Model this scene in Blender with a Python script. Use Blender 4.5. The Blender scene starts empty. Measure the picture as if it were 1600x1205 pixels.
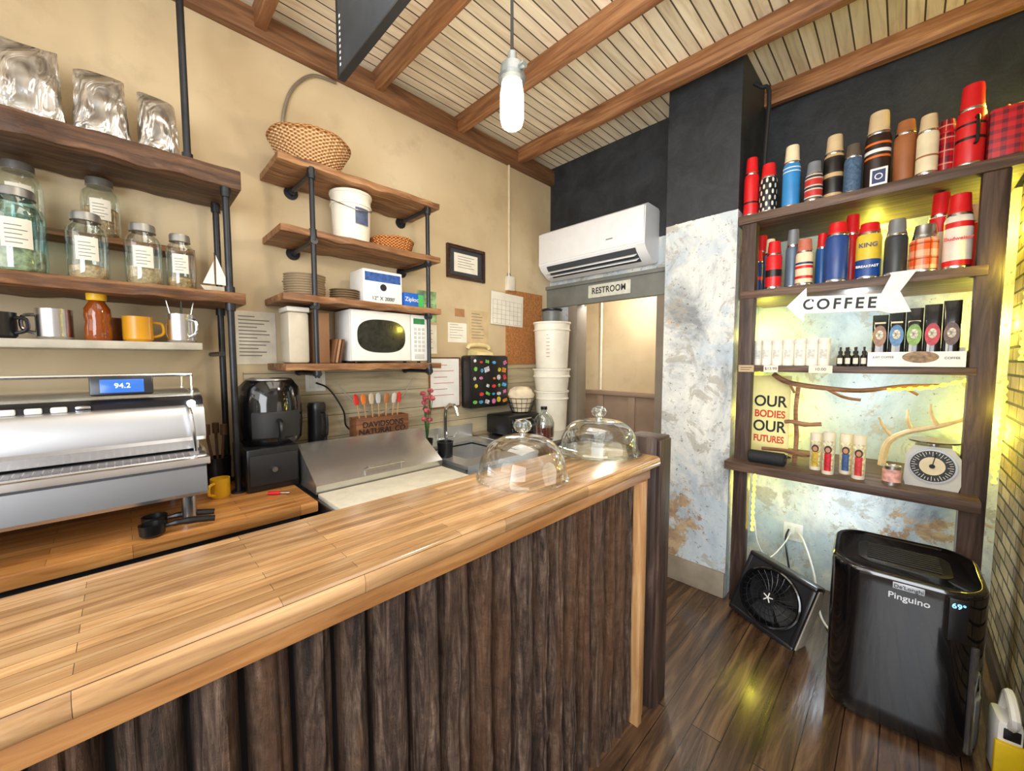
import bpy, bmesh, math, random
from mathutils import Vector, Matrix, Euler, noise
R=random.Random(7)
SC=bpy.context.scene
COL=SC.collection
pi=math.pi
def c(r,g,b):
    f=lambda v:((v/255)/12.92 if v/255<=.04045 else ((v/255+.055)/1.055)**2.4)
    return (f(r),f(g),f(b),1)
# ------------------------------------------------------------ materials
def base(name):
    m=bpy.data.materials.new(name); m.use_nodes=True
    nt=m.node_tree; return m,nt,nt.nodes["Principled BSDF"]
def N(nt,t,ins=None,**at):
    n=nt.nodes.new(t)
    for k,v in at.items(): setattr(n,k,v)
    for k,v in (ins or {}).items():
        if hasattr(v,'links') or isinstance(v,bpy.types.NodeSocket): nt.links.new(v,n.inputs[k])
        else: n.inputs[k].default_value=v
    return n
def OC(nt): return N(nt,'ShaderNodeTexCoord').outputs['Object']
def MA(nt,op,a,b=0.0,clamp=False):
    return N(nt,'ShaderNodeMath',{0:a,1:b},operation=op,use_clamp=clamp).outputs[0]
def MIX(nt,fac,a,b,bt='MIX'):
    n=nt.nodes.new('ShaderNodeMix'); n.data_type='RGBA'; n.blend_type=bt
    for i,v in ((0,fac),(6,a),(7,b)):
        if isinstance(v,bpy.types.NodeSocket): nt.links.new(v,n.inputs[i])
        else: n.inputs[i].default_value=v
    return n.outputs[2]
def NOI(nt,vec,scale=5,detail=4,rough=.55,dist=0):
    return N(nt,'ShaderNodeTexNoise',{'Vector':vec,'Scale':scale,'Detail':detail,'Roughness':rough,'Distortion':dist}).outputs[0]
def RAMP(nt,fac,stops):
    n=N(nt,'ShaderNodeValToRGB',{'Fac':fac}); e=n.color_ramp.elements
    while len(e)<len(stops): e.new(.5)
    for i,(p,col) in enumerate(stops): e[i].position=p; e[i].color=col
    return n.outputs[0]
def BUMP(nt,b,h,st=.3,d=.01):
    n=N(nt,'ShaderNodeBump',{'Height':h,'Strength':st,'Distance':d}); nt.links.new(n.outputs[0],b.inputs['Normal'])
def MAPS(nt,vec,s):
    return N(nt,'ShaderNodeMapping',{'Vector':vec,'Scale':s}).outputs[0]
CACHE={}
def M(col,rough=.5,metal=0,var=.08,vs=12,bump=0,coat=0,em=None,es=0):
    key=(col,rough,metal,var,vs,bump,coat,em,es)
    if key in CACHE: return CACHE[key]
    m,nt,b=base("paint"); cc=c(*col)
    if var:
        n=NOI(nt,OC(nt),vs,3)
        lo=tuple(x*(1-var*1.6) for x in cc[:3])+(1,); hi=tuple(min(1,x*(1+var)) for x in cc[:3])+(1,)
        nt.links.new(RAMP(nt,n,[(.3,lo),(.7,hi)]),b.inputs['Base Color'])
        if bump: BUMP(nt,b,n,bump,.004)
    else: b.inputs['Base Color'].default_value=cc
    b.inputs['Roughness'].default_value=rough; b.inputs['Metallic'].default_value=metal
    if coat: b.inputs['Coat Weight'].default_value=coat
    if em: b.inputs['Emission Color'].default_value=c(*em); b.inputs['Emission Strength'].default_value=es
    CACHE[key]=m; return m
def AX(nt,vec,order):
    s=N(nt,'ShaderNodeSeparateXYZ',{0:vec}); k=N(nt,'ShaderNodeCombineXYZ')
    for i,a in enumerate(order): nt.links.new(s.outputs['xyz'.index(a)],k.inputs[i])
    return k.outputs[0]
def wood(name,dark,mid,light,axis='y',sc=1,rough=.5,bump=.3,plank=None,gap=.003,pv=.45,coat=0,bigv=.45,stain=0):
    m,nt,b=base(name); v=OC(nt)
    s=[13*sc]*3; s['xyz'.index(axis)]=1.1*sc
    g=NOI(nt,MAPS(nt,v,tuple(s)),2.2,7,.62,.9)
    col=RAMP(nt,g,[(.28,c(*dark)),(.5,c(*mid)),(.72,c(*light))])
    big=NOI(nt,v,1.7*sc,2)
    col=MIX(nt,bigv,col,RAMP(nt,big,[(.3,(.55,.55,.55,1)),(.7,(1.1,1.1,1.1,1))]),'MULTIPLY')
    if stain:
        st=NOI(nt,MAPS(nt,v,tuple(x*.5 for x in s)),1.5,6,.7,.6)
        col=MIX(nt,stain,col,RAMP(nt,st,[(.4,(.3,.27,.25,1)),(.55,(1,1,1,1))]),'MULTIPLY')
    h=g
    if plank:
        la,wa,L,W=plank
        bt=N(nt,'ShaderNodeTexBrick',{'Vector':AX(nt,v,la+wa),'Color1':(1.15,1.15,1.15,1),'Color2':(1-pv,1-pv*1.05,1-pv*1.1,1),'Mortar':(.12,.1,.08,1),'Scale':1.0,'Mortar Size':gap,'Mortar Smooth':.1,'Bias':0.0,'Brick Width':L,'Row Height':W})
        bt.offset=.37
        col=MIX(nt,1.0,col,bt.outputs[0],'MULTIPLY')
        h=MA(nt,'SUBTRACT',g,MA(nt,'MULTIPLY',bt.outputs[1],2.0))
    nt.links.new(col,b.inputs['Base Color']); b.inputs['Roughness'].default_value=rough
    if coat: b.inputs['Coat Weight'].default_value=coat; b.inputs['Coat Roughness'].default_value=.15
    BUMP(nt,b,h,bump,.006); return m
def weathered(name,zblack=None,cool=0,tan=.54,zk=.07):
    m,nt,b=base(name); v=OC(nt); z=N(nt,'ShaderNodeSeparateXYZ',{0:v}).outputs[2]
    n1=NOI(nt,MAPS(nt,v,(1,1,.7)),2.6,10,.72,.5); n2=NOI(nt,v,5.5,9,.74,.6); n3=NOI(nt,v,1.5,8,.72,.3); n4=NOI(nt,v,1.1,6,.65,.4)
    col=RAMP(nt,n1,[(.34,c(132-cool,138-cool//2,142)),(.42,c(178-cool,184-cool//2,186)),(.49,c(210-cool,213-cool//2,210)),(.62,c(240-cool,238,228))])
    col=MIX(nt,RAMP(nt,n4,[(.5,(0,0,0,1)),(.54,(.6,.6,.6,1))]),col,c(178-cool,196,210))
    col=MIX(nt,RAMP(nt,n2,[(.56,(0,0,0,1)),(.59,(.65,.65,.65,1))]),col,c(164,158,144))
    n3=MA(nt,'SUBTRACT',n3,MA(nt,'MULTIPLY',z,zk))
    col=MIX(nt,RAMP(nt,n3,[(tan-.04,(0,0,0,1)),(tan-.02,(.9,.9,.9,1))]),col,RAMP(nt,n2,[(.4,c(150,112,76)),(.6,c(206,178,134))]))
    spk=NOI(nt,v,40,5,.75)
    col=MIX(nt,RAMP(nt,spk,[(.60,(0,0,0,1)),(.66,(.75,.75,.75,1))]),col,c(80,74,66))
    if zblack is not None:
        zz=MA(nt,'ADD',z,MA(nt,'MULTIPLY',MA(nt,'SUBTRACT',n2,.5),.03))
        f=MA(nt,'GREATER_THAN',zz,zblack)
        blk=RAMP(nt,n2,[(.35,c(28,31,35)),(.7,c(52,56,62))])
        col=MIX(nt,f,col,blk)
    nt.links.new(col,b.inputs['Base Color']); b.inputs['Roughness'].default_value=.55
    BUMP(nt,b,MA(nt,'ADD',n1,MA(nt,'MULTIPLY',n2,.5)),.6,.014); return m
def brickm():
    m,nt,b=base("brick"); v=AX(nt,OC(nt),'yzx')
    bt=N(nt,'ShaderNodeTexBrick',{'Vector':v,'Color1':c(212,192,156),'Color2':c(142,122,100),'Mortar':c(70,64,56),'Scale':1.0,'Mortar Size':.007,'Mortar Smooth':.3,'Bias':-.1,'Brick Width':.2,'Row Height':.068})
    n=NOI(nt,OC(nt),9,6,.7)
    col=MIX(nt,.55,bt.outputs[0],RAMP(nt,n,[(.3,c(110,105,92)),(.7,c(255,250,230))]),'MULTIPLY')
    nt.links.new(col,b.inputs['Base Color']); b.inputs['Roughness'].default_value=.7
    BUMP(nt,b,MA(nt,'ADD',MA(nt,'MULTIPLY',bt.outputs[1],-1.5),n),1.0,.02); return m
def creamm():
    m,nt,b=base("cream_plaster"); v=OC(nt)
    n=NOI(nt,v,1.1,4,.55,.3); n2=NOI(nt,v,5,6,.62)
    col=RAMP(nt,n,[(.3,c(188,166,130)),(.5,c(207,187,150)),(.7,c(219,201,167))])
    col=MIX(nt,RAMP(nt,n2,[(.56,(0,0,0,1)),(.75,(.45,.45,.45,1))]),col,c(172,150,116))
    nt.links.new(col,b.inputs['Base Color']); b.inputs['Roughness'].default_value=.55
    BUMP(nt,b,MA(nt,'ADD',n,MA(nt,'MULTIPLY',n2,.25)),.3,.02); return m
def glassm(tint=(1,1,1),edge=.55,base_f=.05):
    key=('g',tint,edge,base_f)
    if key in CACHE: return CACHE[key]
    m,nt,b=base("clear_glass"); nt.nodes.remove(b)
    lw=N(nt,'ShaderNodeLayerWeight',{'Blend':.35})
    f=N(nt,'ShaderNodeMapRange',{0:lw.outputs[1],1:0.0,2:1.0,3:base_f,4:edge}).outputs[0]
    t=N(nt,'ShaderNodeBsdfTransparent',{0:tint+(1,)}); g=N(nt,'ShaderNodeBsdfGlossy',{'Color':(.9,.95,.95,1),'Roughness':.05})
    mx=N(nt,'ShaderNodeMixShader',{0:f,1:t.outputs[0],2:g.outputs[0]})
    nt.links.new(mx.outputs[0],nt.nodes['Material Output'].inputs[0]); CACHE[key]=m; return m
def pattern(kind,a,b_,c_=(0,0,0),n1=8,n2=90):
    m,nt,b=base(kind); v=OC(nt); s=N(nt,'ShaderNodeSeparateXYZ',{0:v})
    ang=MA(nt,'ARCTAN2',s.outputs[1],s.outputs[0]); z=s.outputs[2]
    if kind=='plaid':
        s1=MA(nt,'GREATER_THAN',MA(nt,'SINE',MA(nt,'MULTIPLY',ang,n1)),.25)
        s2=MA(nt,'GREATER_THAN',MA(nt,'SINE',MA(nt,'MULTIPLY',z,n2)),.25)
        col=MIX(nt,MA(nt,'MULTIPLY',MA(nt,'ADD',s1,s2),.42),c(*a),c(*b_))
        t1=MA(nt,'GREATER_THAN',MA(nt,'SINE',MA(nt,'ADD',MA(nt,'MULTIPLY',ang,n1),2.2)),.96)
        t2=MA(nt,'GREATER_THAN',MA(nt,'SINE',MA(nt,'ADD',MA(nt,'MULTIPLY',z,n2),2.2)),.96)
        col=MIX(nt,MA(nt,'MULTIPLY',MA(nt,'MAXIMUM',t1,t2),.7),col,c(*c_))
    elif kind=='dots':
        fa=MA(nt,'SINE',MA(nt,'MULTIPLY',ang,n1)); fz=MA(nt,'SINE',MA(nt,'MULTIPLY',z,n2))
        d=MA(nt,'GREATER_THAN',MA(nt,'MULTIPLY',fa,fz),.35)
        col=MIX(nt,d,c(*a),c(*b_))
    else:
        s2=MA(nt,'SINE',MA(nt,'MULTIPLY',z,n2))
        col=MIX(nt,MA(nt,'GREATER_THAN',s2,.2),c(*a),c(*b_))
        col=MIX(nt,MA(nt,'GREATER_THAN',s2,.8),col,c(*c_))
    nt.links.new(col,b.inputs['Base Color']); b.inputs['Roughness'].default_value=.35; return m
def wickerm(a,b_):
    m,nt,b=base('wicker'); v=OC(nt); s=N(nt,'ShaderNodeSeparateXYZ',{0:v})
    ang=MA(nt,'ARCTAN2',s.outputs[1],s.outputs[0])
    w=MA(nt,'MULTIPLY',MA(nt,'SINE',MA(nt,'MULTIPLY',ang,34)),MA(nt,'SINE',MA(nt,'MULTIPLY',s.outputs[2],420)))
    col=RAMP(nt,MA(nt,'ADD',MA(nt,'MULTIPLY',w,.5),.5),[(.1,c(*a)),(.8,c(*b_))])
    nt.links.new(col,b.inputs['Base Color']); b.inputs['Roughness'].default_value=.55
    BUMP(nt,b,w,.9,.006); return m
def barkm():
    m,nt,b=base('bark'); v=OC(nt)
    g=NOI(nt,MAPS(nt,v,(22,22,2.2)),2,9,.72,1.0); n=NOI(nt,MAPS(nt,v,(9,9,1.2)),1.2,5,.65,.5); k=NOI(nt,v,34,6,.75)
    col=RAMP(nt,g,[(.34,c(24,17,14)),(.46,c(72,54,44)),(.57,c(112,90,74)),(.71,c(160,136,114))])
    col=MIX(nt,RAMP(nt,n,[(.45,(0,0,0,1)),(.62,(.65,.65,.65,1))]),col,c(112,76,48))
    col=MIX(nt,.5,col,RAMP(nt,k,[(.35,(.35,.35,.35,1)),(.65,(1.4,1.4,1.4,1))]),'MULTIPLY')
    nt.links.new(col,b.inputs['Base Color']); b.inputs['Roughness'].default_value=.5
    BUMP(nt,b,MA(nt,'ADD',g,MA(nt,'MULTIPLY',k,.5)),1.0,.02); return m
# ------------------------------------------------------------ geometry
class G:
    def __init__(s): s.bm=bmesh.new()
    def add(s,t,mx=None):
        if mx is not None: t.transform(mx)
        me=bpy.data.meshes.new('t'); t.to_mesh(me); t.free(); s.bm.from_mesh(me); bpy.data.meshes.remove(me); return s
    def box(s,x0,x1,y0,y1,z0,z1,bev=0,rot=None,seg=2):
        t=bmesh.new(); bmesh.ops.create_cube(t,size=1)
        bmesh.ops.scale(t,vec=(abs(x1-x0),abs(y1-y0),abs(z1-z0)),verts=t.verts)
        if bev: bmesh.ops.bevel(t,geom=t.edges[:],offset=bev,segments=seg,affect='EDGES',profile=.5)
        mx=Matrix.Translation(((x0+x1)/2,(y0+y1)/2,(z0+z1)/2))
        if rot: mx=mx@Euler(rot).to_matrix().to_4x4()
        return s.add(t,mx)
    def lathe(s,prof,o=(0,0,0),n=28,a0=0,a1=2*pi,rot=None,fn=None,sx=1,sy=1):
        t=bmesh.new(); full=abs(a1-a0-2*pi)<1e-6; k=n if full else n+1; rings=[]
        for r,z in prof:
            if r<1e-6 and full: rings.append([t.verts.new((0,0,z))]); continue
            rg=[]
            for i in range(k):
                a=a0+(a1-a0)*i/n; rr=r
                if fn: rr=r+fn(a,z)
                rg.append(t.verts.new((math.cos(a)*rr*sx,math.sin(a)*rr*sy,z)))
            rings.append(rg)
        for A,B in zip(rings,rings[1:]):
            for i in range(n):
                j=(i+1)%k
                if len(A)==1 and len(B)==1: break
                if len(A)==1: t.faces.new((A[0],B[j],B[i]))
                elif len(B)==1: t.faces.new((A[i],A[j],B[0]))
                else: t.faces.new((A[i],A[j],B[j],B[i]))
        mx=Matrix.Translation(o)
        if rot: mx=mx@Euler(rot).to_matrix().to_4x4()
        return s.add(t,mx)
    def cyl(s,r,z0,z1,o=(0,0,0),r2=None,n=24,bev=0,rot=None):
        r2=r if r2 is None else r2
        p=[(0,z0),(r-bev,z0)]+([(r,z0+bev)] if bev else [])+([(r2,z1-bev)] if bev else [])+[(r2-bev,z1),(0,z1)]
        return s.lathe(p,o,n,rot=rot)
    def rod(s,p,q,r,n=10,r2=None):
        p=Vector(p);q=Vector(q);d=q-p
        mx=d.to_track_quat('Z','Y').to_euler()
        return s.cyl(r,0,d.length,o=p,n=n,rot=mx,r2=r2)
    def tube(s,pts,r,n=8,sm=4,closed=False):
        P=[Vector(p) for p in pts]
        if sm and len(P)>2:
            Q=[]; L=len(P); rng=range(L if closed else L-1)
            for i in rng:
                if closed: a,b,d,e=P[i-1],P[i],P[(i+1)%L],P[(i+2)%L]
                else: a,b,d,e=P[max(i-1,0)],P[i],P[i+1],P[min(i+2,L-1)]
                for k in range(sm):
                    u=k/sm
                    Q.append(.5*((2*b)+(d-a)*u+(2*a-5*b+4*d-e)*u*u+(3*b-a-3*d+e)*u**3))
            if not closed: Q.append(P[-1])
            P=Q
        t=bmesh.new(); rings=[]; L=len(P); nrm=None
        for i,p in enumerate(P):
            d=(P[(i+1)%L]-P[i-1]) if closed else (P[min(i+1,L-1)]-P[max(i-1,0)])
            if d.length<1e-9: d=Vector((0,0,1))
            d.normalize()
            if nrm is None: nrm=d.orthogonal().normalized()
            else:
                nrm=nrm-d*nrm.dot(d)
                nrm=nrm.normalized() if nrm.length>1e-6 else d.orthogonal().normalized()
            bn=d.cross(nrm)
            rr=r[min(len(r)-1,int(i*len(r)/L))] if isinstance(r,(list,tuple)) else (r(i) if callable(r) else r)
            rings.append([t.verts.new(p+(nrm*math.cos(2*pi*k/n)+bn*math.sin(2*pi*k/n))*rr) for k in range(n)])
        for i in range(L if closed else L-1):
            A=rings[i];B=rings[(i+1)%L]
            for k in range(n): t.faces.new((A[k],A[(k+1)%n],B[(k+1)%n],B[k]))
        if not closed: t.faces.new(rings[0][::-1]); t.faces.new(rings[-1])
        return s.add(t)
    def prism(s,pts,ax,lo,hi):
        t=bmesh.new(); i='xyz'.index(ax)
        def mk(p,d):
            v=[p[0],p[1]]; v.insert(i,d); return t.verts.new(v)
        A=[mk(p,lo) for p in pts];B=[mk(p,hi) for p in pts]; n=len(pts)
        t.faces.new(A);t.faces.new(B[::-1])
        for k in range(n): t.faces.new((A[k],B[k],B[(k+1)%n],A[(k+1)%n]))
        bmesh.ops.recalc_face_normals(t,faces=t.faces[:]); return s.add(t)
    def grid(s,fn,nu,nv):
        t=bmesh.new(); V=[[t.verts.new(fn(i/nu,j/nv)) for j in range(nv+1)] for i in range(nu+1)]
        for i in range(nu):
            for j in range(nv): t.faces.new((V[i][j],V[i+1][j],V[i+1][j+1],V[i][j+1]))
        return s.add(t)
def obj(name,g,mat,parent=None,label=None,recalc=True):
    bm=g.bm
    if recalc: bmesh.ops.recalc_face_normals(bm,faces=bm.faces[:])
    for f in bm.faces: f.smooth=True
    for e in bm.edges:
        if len(e.link_faces)==2 and e.calc_face_angle(0)>.6: e.smooth=False
    me=bpy.data.meshes.new(name); bm.to_mesh(me); bm.free()
    me.materials.append(mat); o=bpy.data.objects.new(name,me); COL.objects.link(o)
    if parent: o.parent=parent
    if label: o['label']=label
    return o
def thing(name,label,cat,loc=(0,0,0),rz=0,group=None,rot=None,sc=None):
    e=bpy.data.objects.new(name,None); COL.objects.link(e); e.location=loc; e.rotation_euler=rot or (0,0,rz)
    e.empty_display_size=.05
    e['label']=label; e['category']=cat
    if group: e['group']=group
    if sc: e.scale=sc
    return e
def solo(name,label,cat,g,mat,loc=(0,0,0),rz=0,group=None,rot=None):
    o=obj(name,g,mat); o.location=loc; o.rotation_euler=rot or (0,0,rz); o['label']=label; o['category']=cat
    if group: o['group']=group
    return o
def struct(name,g,mat):
    o=obj(name,g,mat); o['kind']='structure'; return o
def text(body,size,loc,face,mat,parent,name='lettering',al='CENTER',ext=.0008,sx=1,rz=0,bold=0,sp=1,cs=1):
    cu=bpy.data.curves.new('t','FONT'); cu.body=body; cu.size=size; cu.align_x=al; cu.align_y='CENTER'; cu.extrude=ext; cu.offset=bold; cu.space_line=sp; cu.space_character=cs
    t=bpy.data.objects.new('t',cu); COL.objects.link(t)
    bpy.context.view_layer.update(); dg=bpy.context.evaluated_depsgraph_get()
    me=bpy.data.meshes.new_from_object(t.evaluated_get(dg)); bpy.data.objects.remove(t)
    me.transform(Matrix.Diagonal((sx,1,1,1)))
    me.transform(Matrix.Rotation(pi/2,4,'X'))
    if face=='x': me.transform(Matrix.Rotation(pi/2,4,'Z'))
    if rz: me.transform(Matrix.Rotation(rz,4,'Z'))
    me.transform(Matrix.Translation(loc))
    me.materials.clear(); me.materials.append(mat)
    o=bpy.data.objects.new(name,me); COL.objects.link(o)
    if parent: o.parent=parent
    return o
def dup(e,loc,label=None,rz=None):
    n=e.copy(); COL.objects.link(n); n.location=loc
    if rz is not None: n.rotation_euler=(0,0,rz)
    if label: n['label']=label
    for ch in [x for x in bpy.data.objects if x.parent==e]:
        k=ch.copy(); COL.objects.link(k); k.parent=n
    return n
# shared mats
BLK=M((22,22,24),.35,var=.05); MATTE=M((28,28,30),.6,var=.1); PIPE=M((58,60,64),.4,.7,var=.15)
STEEL=M((218,218,220),.24,1,var=.05,vs=3); STEELD=M((180,182,185),.32,1,var=.08,vs=4)
WHITE=M((238,238,234),.4,var=.03); PAPER=M((234,228,212),.7,var=.05); INK=M((25,25,28),.6,var=0); GREYINK=M((120,118,112),.7,var=0)
RED=M((212,28,34),.35,var=.05); BLUE=M((38,92,160),.35,var=.06); NAVY=M((34,50,100),.35,var=.06)
SHELFW=wood('old_shelf_wood',(66,40,22),(134,88,50),(188,136,84),'y',1,.55,.8,stain=.5)
SHELFD=wood('dark_shelf_wood',(46,34,28),(88,66,54),(130,104,86),'x',1,.5,.5)
POSTW=wood('dark_post_wood',(34,24,20),(68,50,42),(104,82,68),'z',1,.55,.6)
# ------------------------------------------------------------ structure
CREAM=creamm()
struct('wall_left',G().box(-2.55,-2.45,-1.6,2.97,0,3.31),CREAM)
struct('wall_back',G().box(-2.55,-1.0,2.97,3.07,2.02,3.31).box(-2.55,-2.12,2.97,3.07,0,2.02).box(-1.34,-1.0,2.97,3.07,0,2.02),weathered('back_wall_plaster',2.45))
struct('wall_column',G().box(-1.17,-.735,2.64,3.3,0,3.31),weathered('column_plaster',2.40,0,.535,.08))
struct('wall_niche',G().box(-.735,.38,3.2,3.3,0,3.31),weathered('niche_plaster',2.36,8,.60))
struct('wall_right',G().box(.38,.5,1.3,3.3,0,3.31),brickm())
struct('wall_hall',G().box(-3.4,-.6,4.0,4.1,0,3.31),CREAM)
struct('wall_hall_side',G().box(-3.4,-3.3,3.07,4.0,0,3.31).box(-.7,-.6,3.3,4.0,0,3.31),CREAM)
GREYP=M((136,126,112),.55,var=.08,vs=6)
g=G().box(-3.3,-.7,3.975,4.0,0,1.1).box(-3.3,-.7,3.95,4.0,1.1,1.15,.006).box(-3.3,-.7,3.955,4.0,0,.16,.004)
for x in (-2.9,-2.5,-2.1,-1.7,-1.3): g.box(x-.04,x+.04,3.96,3.98,.16,1.1,.003)
struct('trim_1',g,M((148,126,106),.5,var=.06,vs=6))
struct('floor',G().box(-3.4,.6,-1.6,4.1,-.06,0),wood('floor_planks',(42,29,20),(92,67,48),(138,108,78),'y',.8,.25,.4,plank=('y','x',1.6,.11),gap=.002,pv=.25,coat=.35,stain=.35))
struct('ceiling',G().box(-3.4,.6,-1.6,4.1,3.31,3.37),wood('ceiling_boards',(204,188,158),(236,224,198),(250,242,222),'y',.7,.6,.3,plank=('y','x',9,.07),gap=.004,pv=.12,bigv=.2))
BEAM=wood('beam_wood',(96,60,36),(156,106,68),(200,152,106),'x',.8,.55,.6,stain=.25)
for i,y in enumerate((-.06,.58,1.22,1.86,2.5,3.14)):
    struct('trim_%d'%(i+2),G().box(-2.45 if y<3.1 else -.735,.38,y-.025,y+.025,3.19,3.31,.004),BEAM)
struct('trim_8',G().box(-2.45,-2.40,-1.6,2.97,3.15,3.28,.004),wood('rim_wood',(84,54,34),(134,92,60),(170,124,86),'y',.8,.6,.4,stain=.3))
struct('trim_9',G().box(-2.45,-1.17,2.92,2.97,2.0,2.19,.004).box(-2.45,-1.17,2.90,2.97,2.17,2.2,.004),M((116,118,112),.5,var=.12,vs=7))
struct('trim_10',G().box(-2.2,-2.10,2.93,3.08,0,2.0,.003).box(-1.36,-1.27,2.93,3.08,0,2.0,.003),GREYP)
struct('baseboard_column',G().box(-1.19,-.735,2.615,2.64,0,.16,.005).box(-1.19,-1.17,2.62,2.93,0,.16,.003),M((150,138,120),.5,var=.15,vs=8))
struct('baseboard_right',G().box(.36,.38,1.3,3.2,0,.1,.004),M((60,46,40),.5))
PANEL=wood('grey_planks',(150,138,114),(184,170,140),(206,192,162),'y',.8,.55,.3,plank=('y','z',5,.13),gap=.0018,pv=.06)
struct('trim_11',G().box(-2.45,-2.43,.45,2.9,.92,1.44),PANEL)
# ------------------------------------------------------------ counter
e=thing('bar_counter','long service counter faced with dark bark slabs and butcher-block top','counter',(-.87,.3,0))
TOPW=wood('butcher_block',(136,98,62),(184,142,96),(214,178,132),'y',1.3,.22,.03,plank=('y','x',.36,.0262),gap=.0004,pv=.30,coat=.5,bigv=.2)
prof=[(-.16,1.065),(-.16,1.11),(.172,1.11),(.182,1.107),(.188,1.100),(.190,1.09),(.188,1.075),(.182,1.068),(.172,1.064)]
g=G().prism(prof,'y',-1.6,1.235); obj('countertop',g,TOPW,e)
APR=wood('apron_pine',(134,86,44),(176,122,70),(206,154,98),'y',1,.4,.2)
obj('apron',G().box(.12,.165,-1.6,1.2,1.022,1.063,.003),APR,e)
APV=wood('trim_pine',(164,114,68),(200,150,98),(224,180,130),'z',1,.4,.2)
obj('corner_trim',G().box(.13,.17,1.125,1.16,0,1.022,.003),APV,e,'light pine corner strip')
obj('corner_trim',G().box(.13,.155,1.165,1.2,0,1.022,.003),APV,e,'light pine corner strip')
obj('carcass',G().box(-.13,.098,-1.6,1.2,0,1.065),M((12,10,10),.9,var=0),e)
g=G(); y=-1.6
while y<1.10:
    w=R.uniform(.062,.10); w=min(w,1.122-y)
    if w<.03: break
    ph=R.uniform(0,50); bul=R.uniform(.044,.058); rgd=R.choice((0,.01)); mid=R.uniform(.35,.65)
    def f(u,v,y=y,w=w,ph=ph,bul=bul,rgd=rgd,mid=mid):
        z=v*1.02; a=pi*u
        n=noise.noise(Vector((ph+u*1.5,v*3,ph)));n2=noise.noise(Vector((ph,v*7,u*5)));n3=noise.noise(Vector((u*8,v*20,ph)))
        n4=noise.noise(Vector((ph*2,v*4,3.)))*.004
        edge=math.sin(a)**.55
        crk=-.010*math.exp(-((u-mid-.12*noise.noise(Vector((ph,v*3,9.))))/.05)**2)*(rgd>0)
        return (min(.164,.094+(bul*edge*(1+.18*n)+.004*n2+.004*n3+crk if 0<u<1 else 0)), y+.0035+(w-.007)*u+n4, z)
    g.grid(f,14,90); y+=w
BARK=barkm()
obj('bark_slab_cladding',g,BARK,e,'dark brown vertical bark slabs',recalc=False)
solo('end_post','dark weathered timber post at the end of the bark counter','post',G().box(-.14,.0,-.065,.065,0,1.18,.006).box(-.0,.012,-.05,.05,.0,1.17,.003),POSTW,(-.70,1.605,0))
def cloche(loc,r,h,label,q=.66):
    e=thing('cake_dome',label,'cake dome',loc); GL=glassm((.975,.99,.99),.85,.03)
    p=[(r*.99,.002),(r+.005,0),(r+.005,.006),(r*.99,.012)]
    for i in range(1,15):
        t=i/14; p.append((max(.016,r*.985*math.cos(t*pi/2)**q), .012+(h*.66)*math.sin(t*pi/2)))
    obj('dome',G().lathe(p,n=56),GL,e)
    z=h*.66+.008
    obj('knob',G().lathe([(.012,z),(.011,z+.012),(.026,z+.022),(.032,z+.036),(.026,z+.05),(.01,z+.057),(0,z+.058)],n=24),glassm((.95,.98,.98),.8,.2),e)
    return e
cloche((-.885,.935,1.111),.150,.195,'clear glass cake dome standing on the counter')
cloche((-.865,1.365,1.134),.156,.175,'clear glass cake dome on a ribbed glass plate',.55)
solo('cake_plate','ribbed clear glass cake plate beneath a dome','plate',G().lathe([(0,.002),(.09,.0),(.1,.003),(.168,.019),(.172,.022),(.165,.022),(.1,.008),(0,.007)],n=64,fn=lambda a,z:.0015*math.sin(a*32) if z>.01 else 0),glassm((.93,.96,.95),.6,.18),(-.865,1.365,1.112))
# ------------------------------------------------------------ work counter, machines
ORW=wood('orange_butcher_block',(150,94,46),(194,134,72),(222,166,100),'y',1.1,.35,.1,plank=('y','x',.5,.05),gap=.0006,pv=.25,coat=.2)
e=thing('work_counter','back work counter with orange butcher-block top and black base','counter',(-2.1,-.5,0))
obj('worktop',G().box(-.35,.36,-1.1,1.07,.855,.90,.006),ORW,e)
obj('base_cabinet',G().box(-.33,.28,-1.1,1.02,0,.855,.004),MATTE,e)
obj('cabinet_door',G().box(.28,.3,-1.05,.0,.1,.8,.005),MATTE,e); obj('cabinet_door',G().box(.28,.3,.02,.98,.1,.8,.005),MATTE,e)
e=thing('espresso_machine','long polished steel espresso machine on the work counter','espresso machine',(-2.12,-.42,.90))
L0,L1=-.62,.635
m,nt,b=base('polished_chrome'); v=OC(nt); b.inputs['Base Color'].default_value=(.88,.89,.91,1); b.inputs['Metallic'].default_value=1; b.inputs['Roughness'].default_value=.17
BUMP(nt,b,NOI(nt,MAPS(nt,v,(1,2.0,1)),2.5,1,.4,.3),.12,.05); SM=m
BRS=M((214,216,220),.34,.9,var=.05,vs=3)
obj('housing',G().prism([(-.27,.10),(-.27,.44),(-.22,.485),(.10,.49),(.16,.475),(.19,.46),(.19,.40),(.15,.29),(.02,.262),(.0,.10)],'y',L0,L1),SM,e)
obj('control_panel',G().prism([(.17,.466),(.205,.464),(.230,.452),(.229,.434),(.19,.430)],'y',L0,L1),BLK,e,'black strip of controls')
obj('front_panel',G().prism([(.19,.432),(.230,.434),(.242,.43),(.255,.415),(.272,.345),(.272,.318),(.262,.304),(.19,.305)],'y',L0,L1),BRS,e,'brushed sloping steel front')
obj('splash_panel',G().prism([(.18,.308),(.250,.304),(.240,.27),(.15,.266)],'y',L0+.02,L1-.02),STEEL,e)
obj('drip_tray',G().prism([(.0,.262),(.19,.266),(.335,.256),(.345,.249),(.347,.228),(.335,.222),(.262,.222),(.262,.105),(.0,.10)],'y',L0,L1),SM,e)
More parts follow.
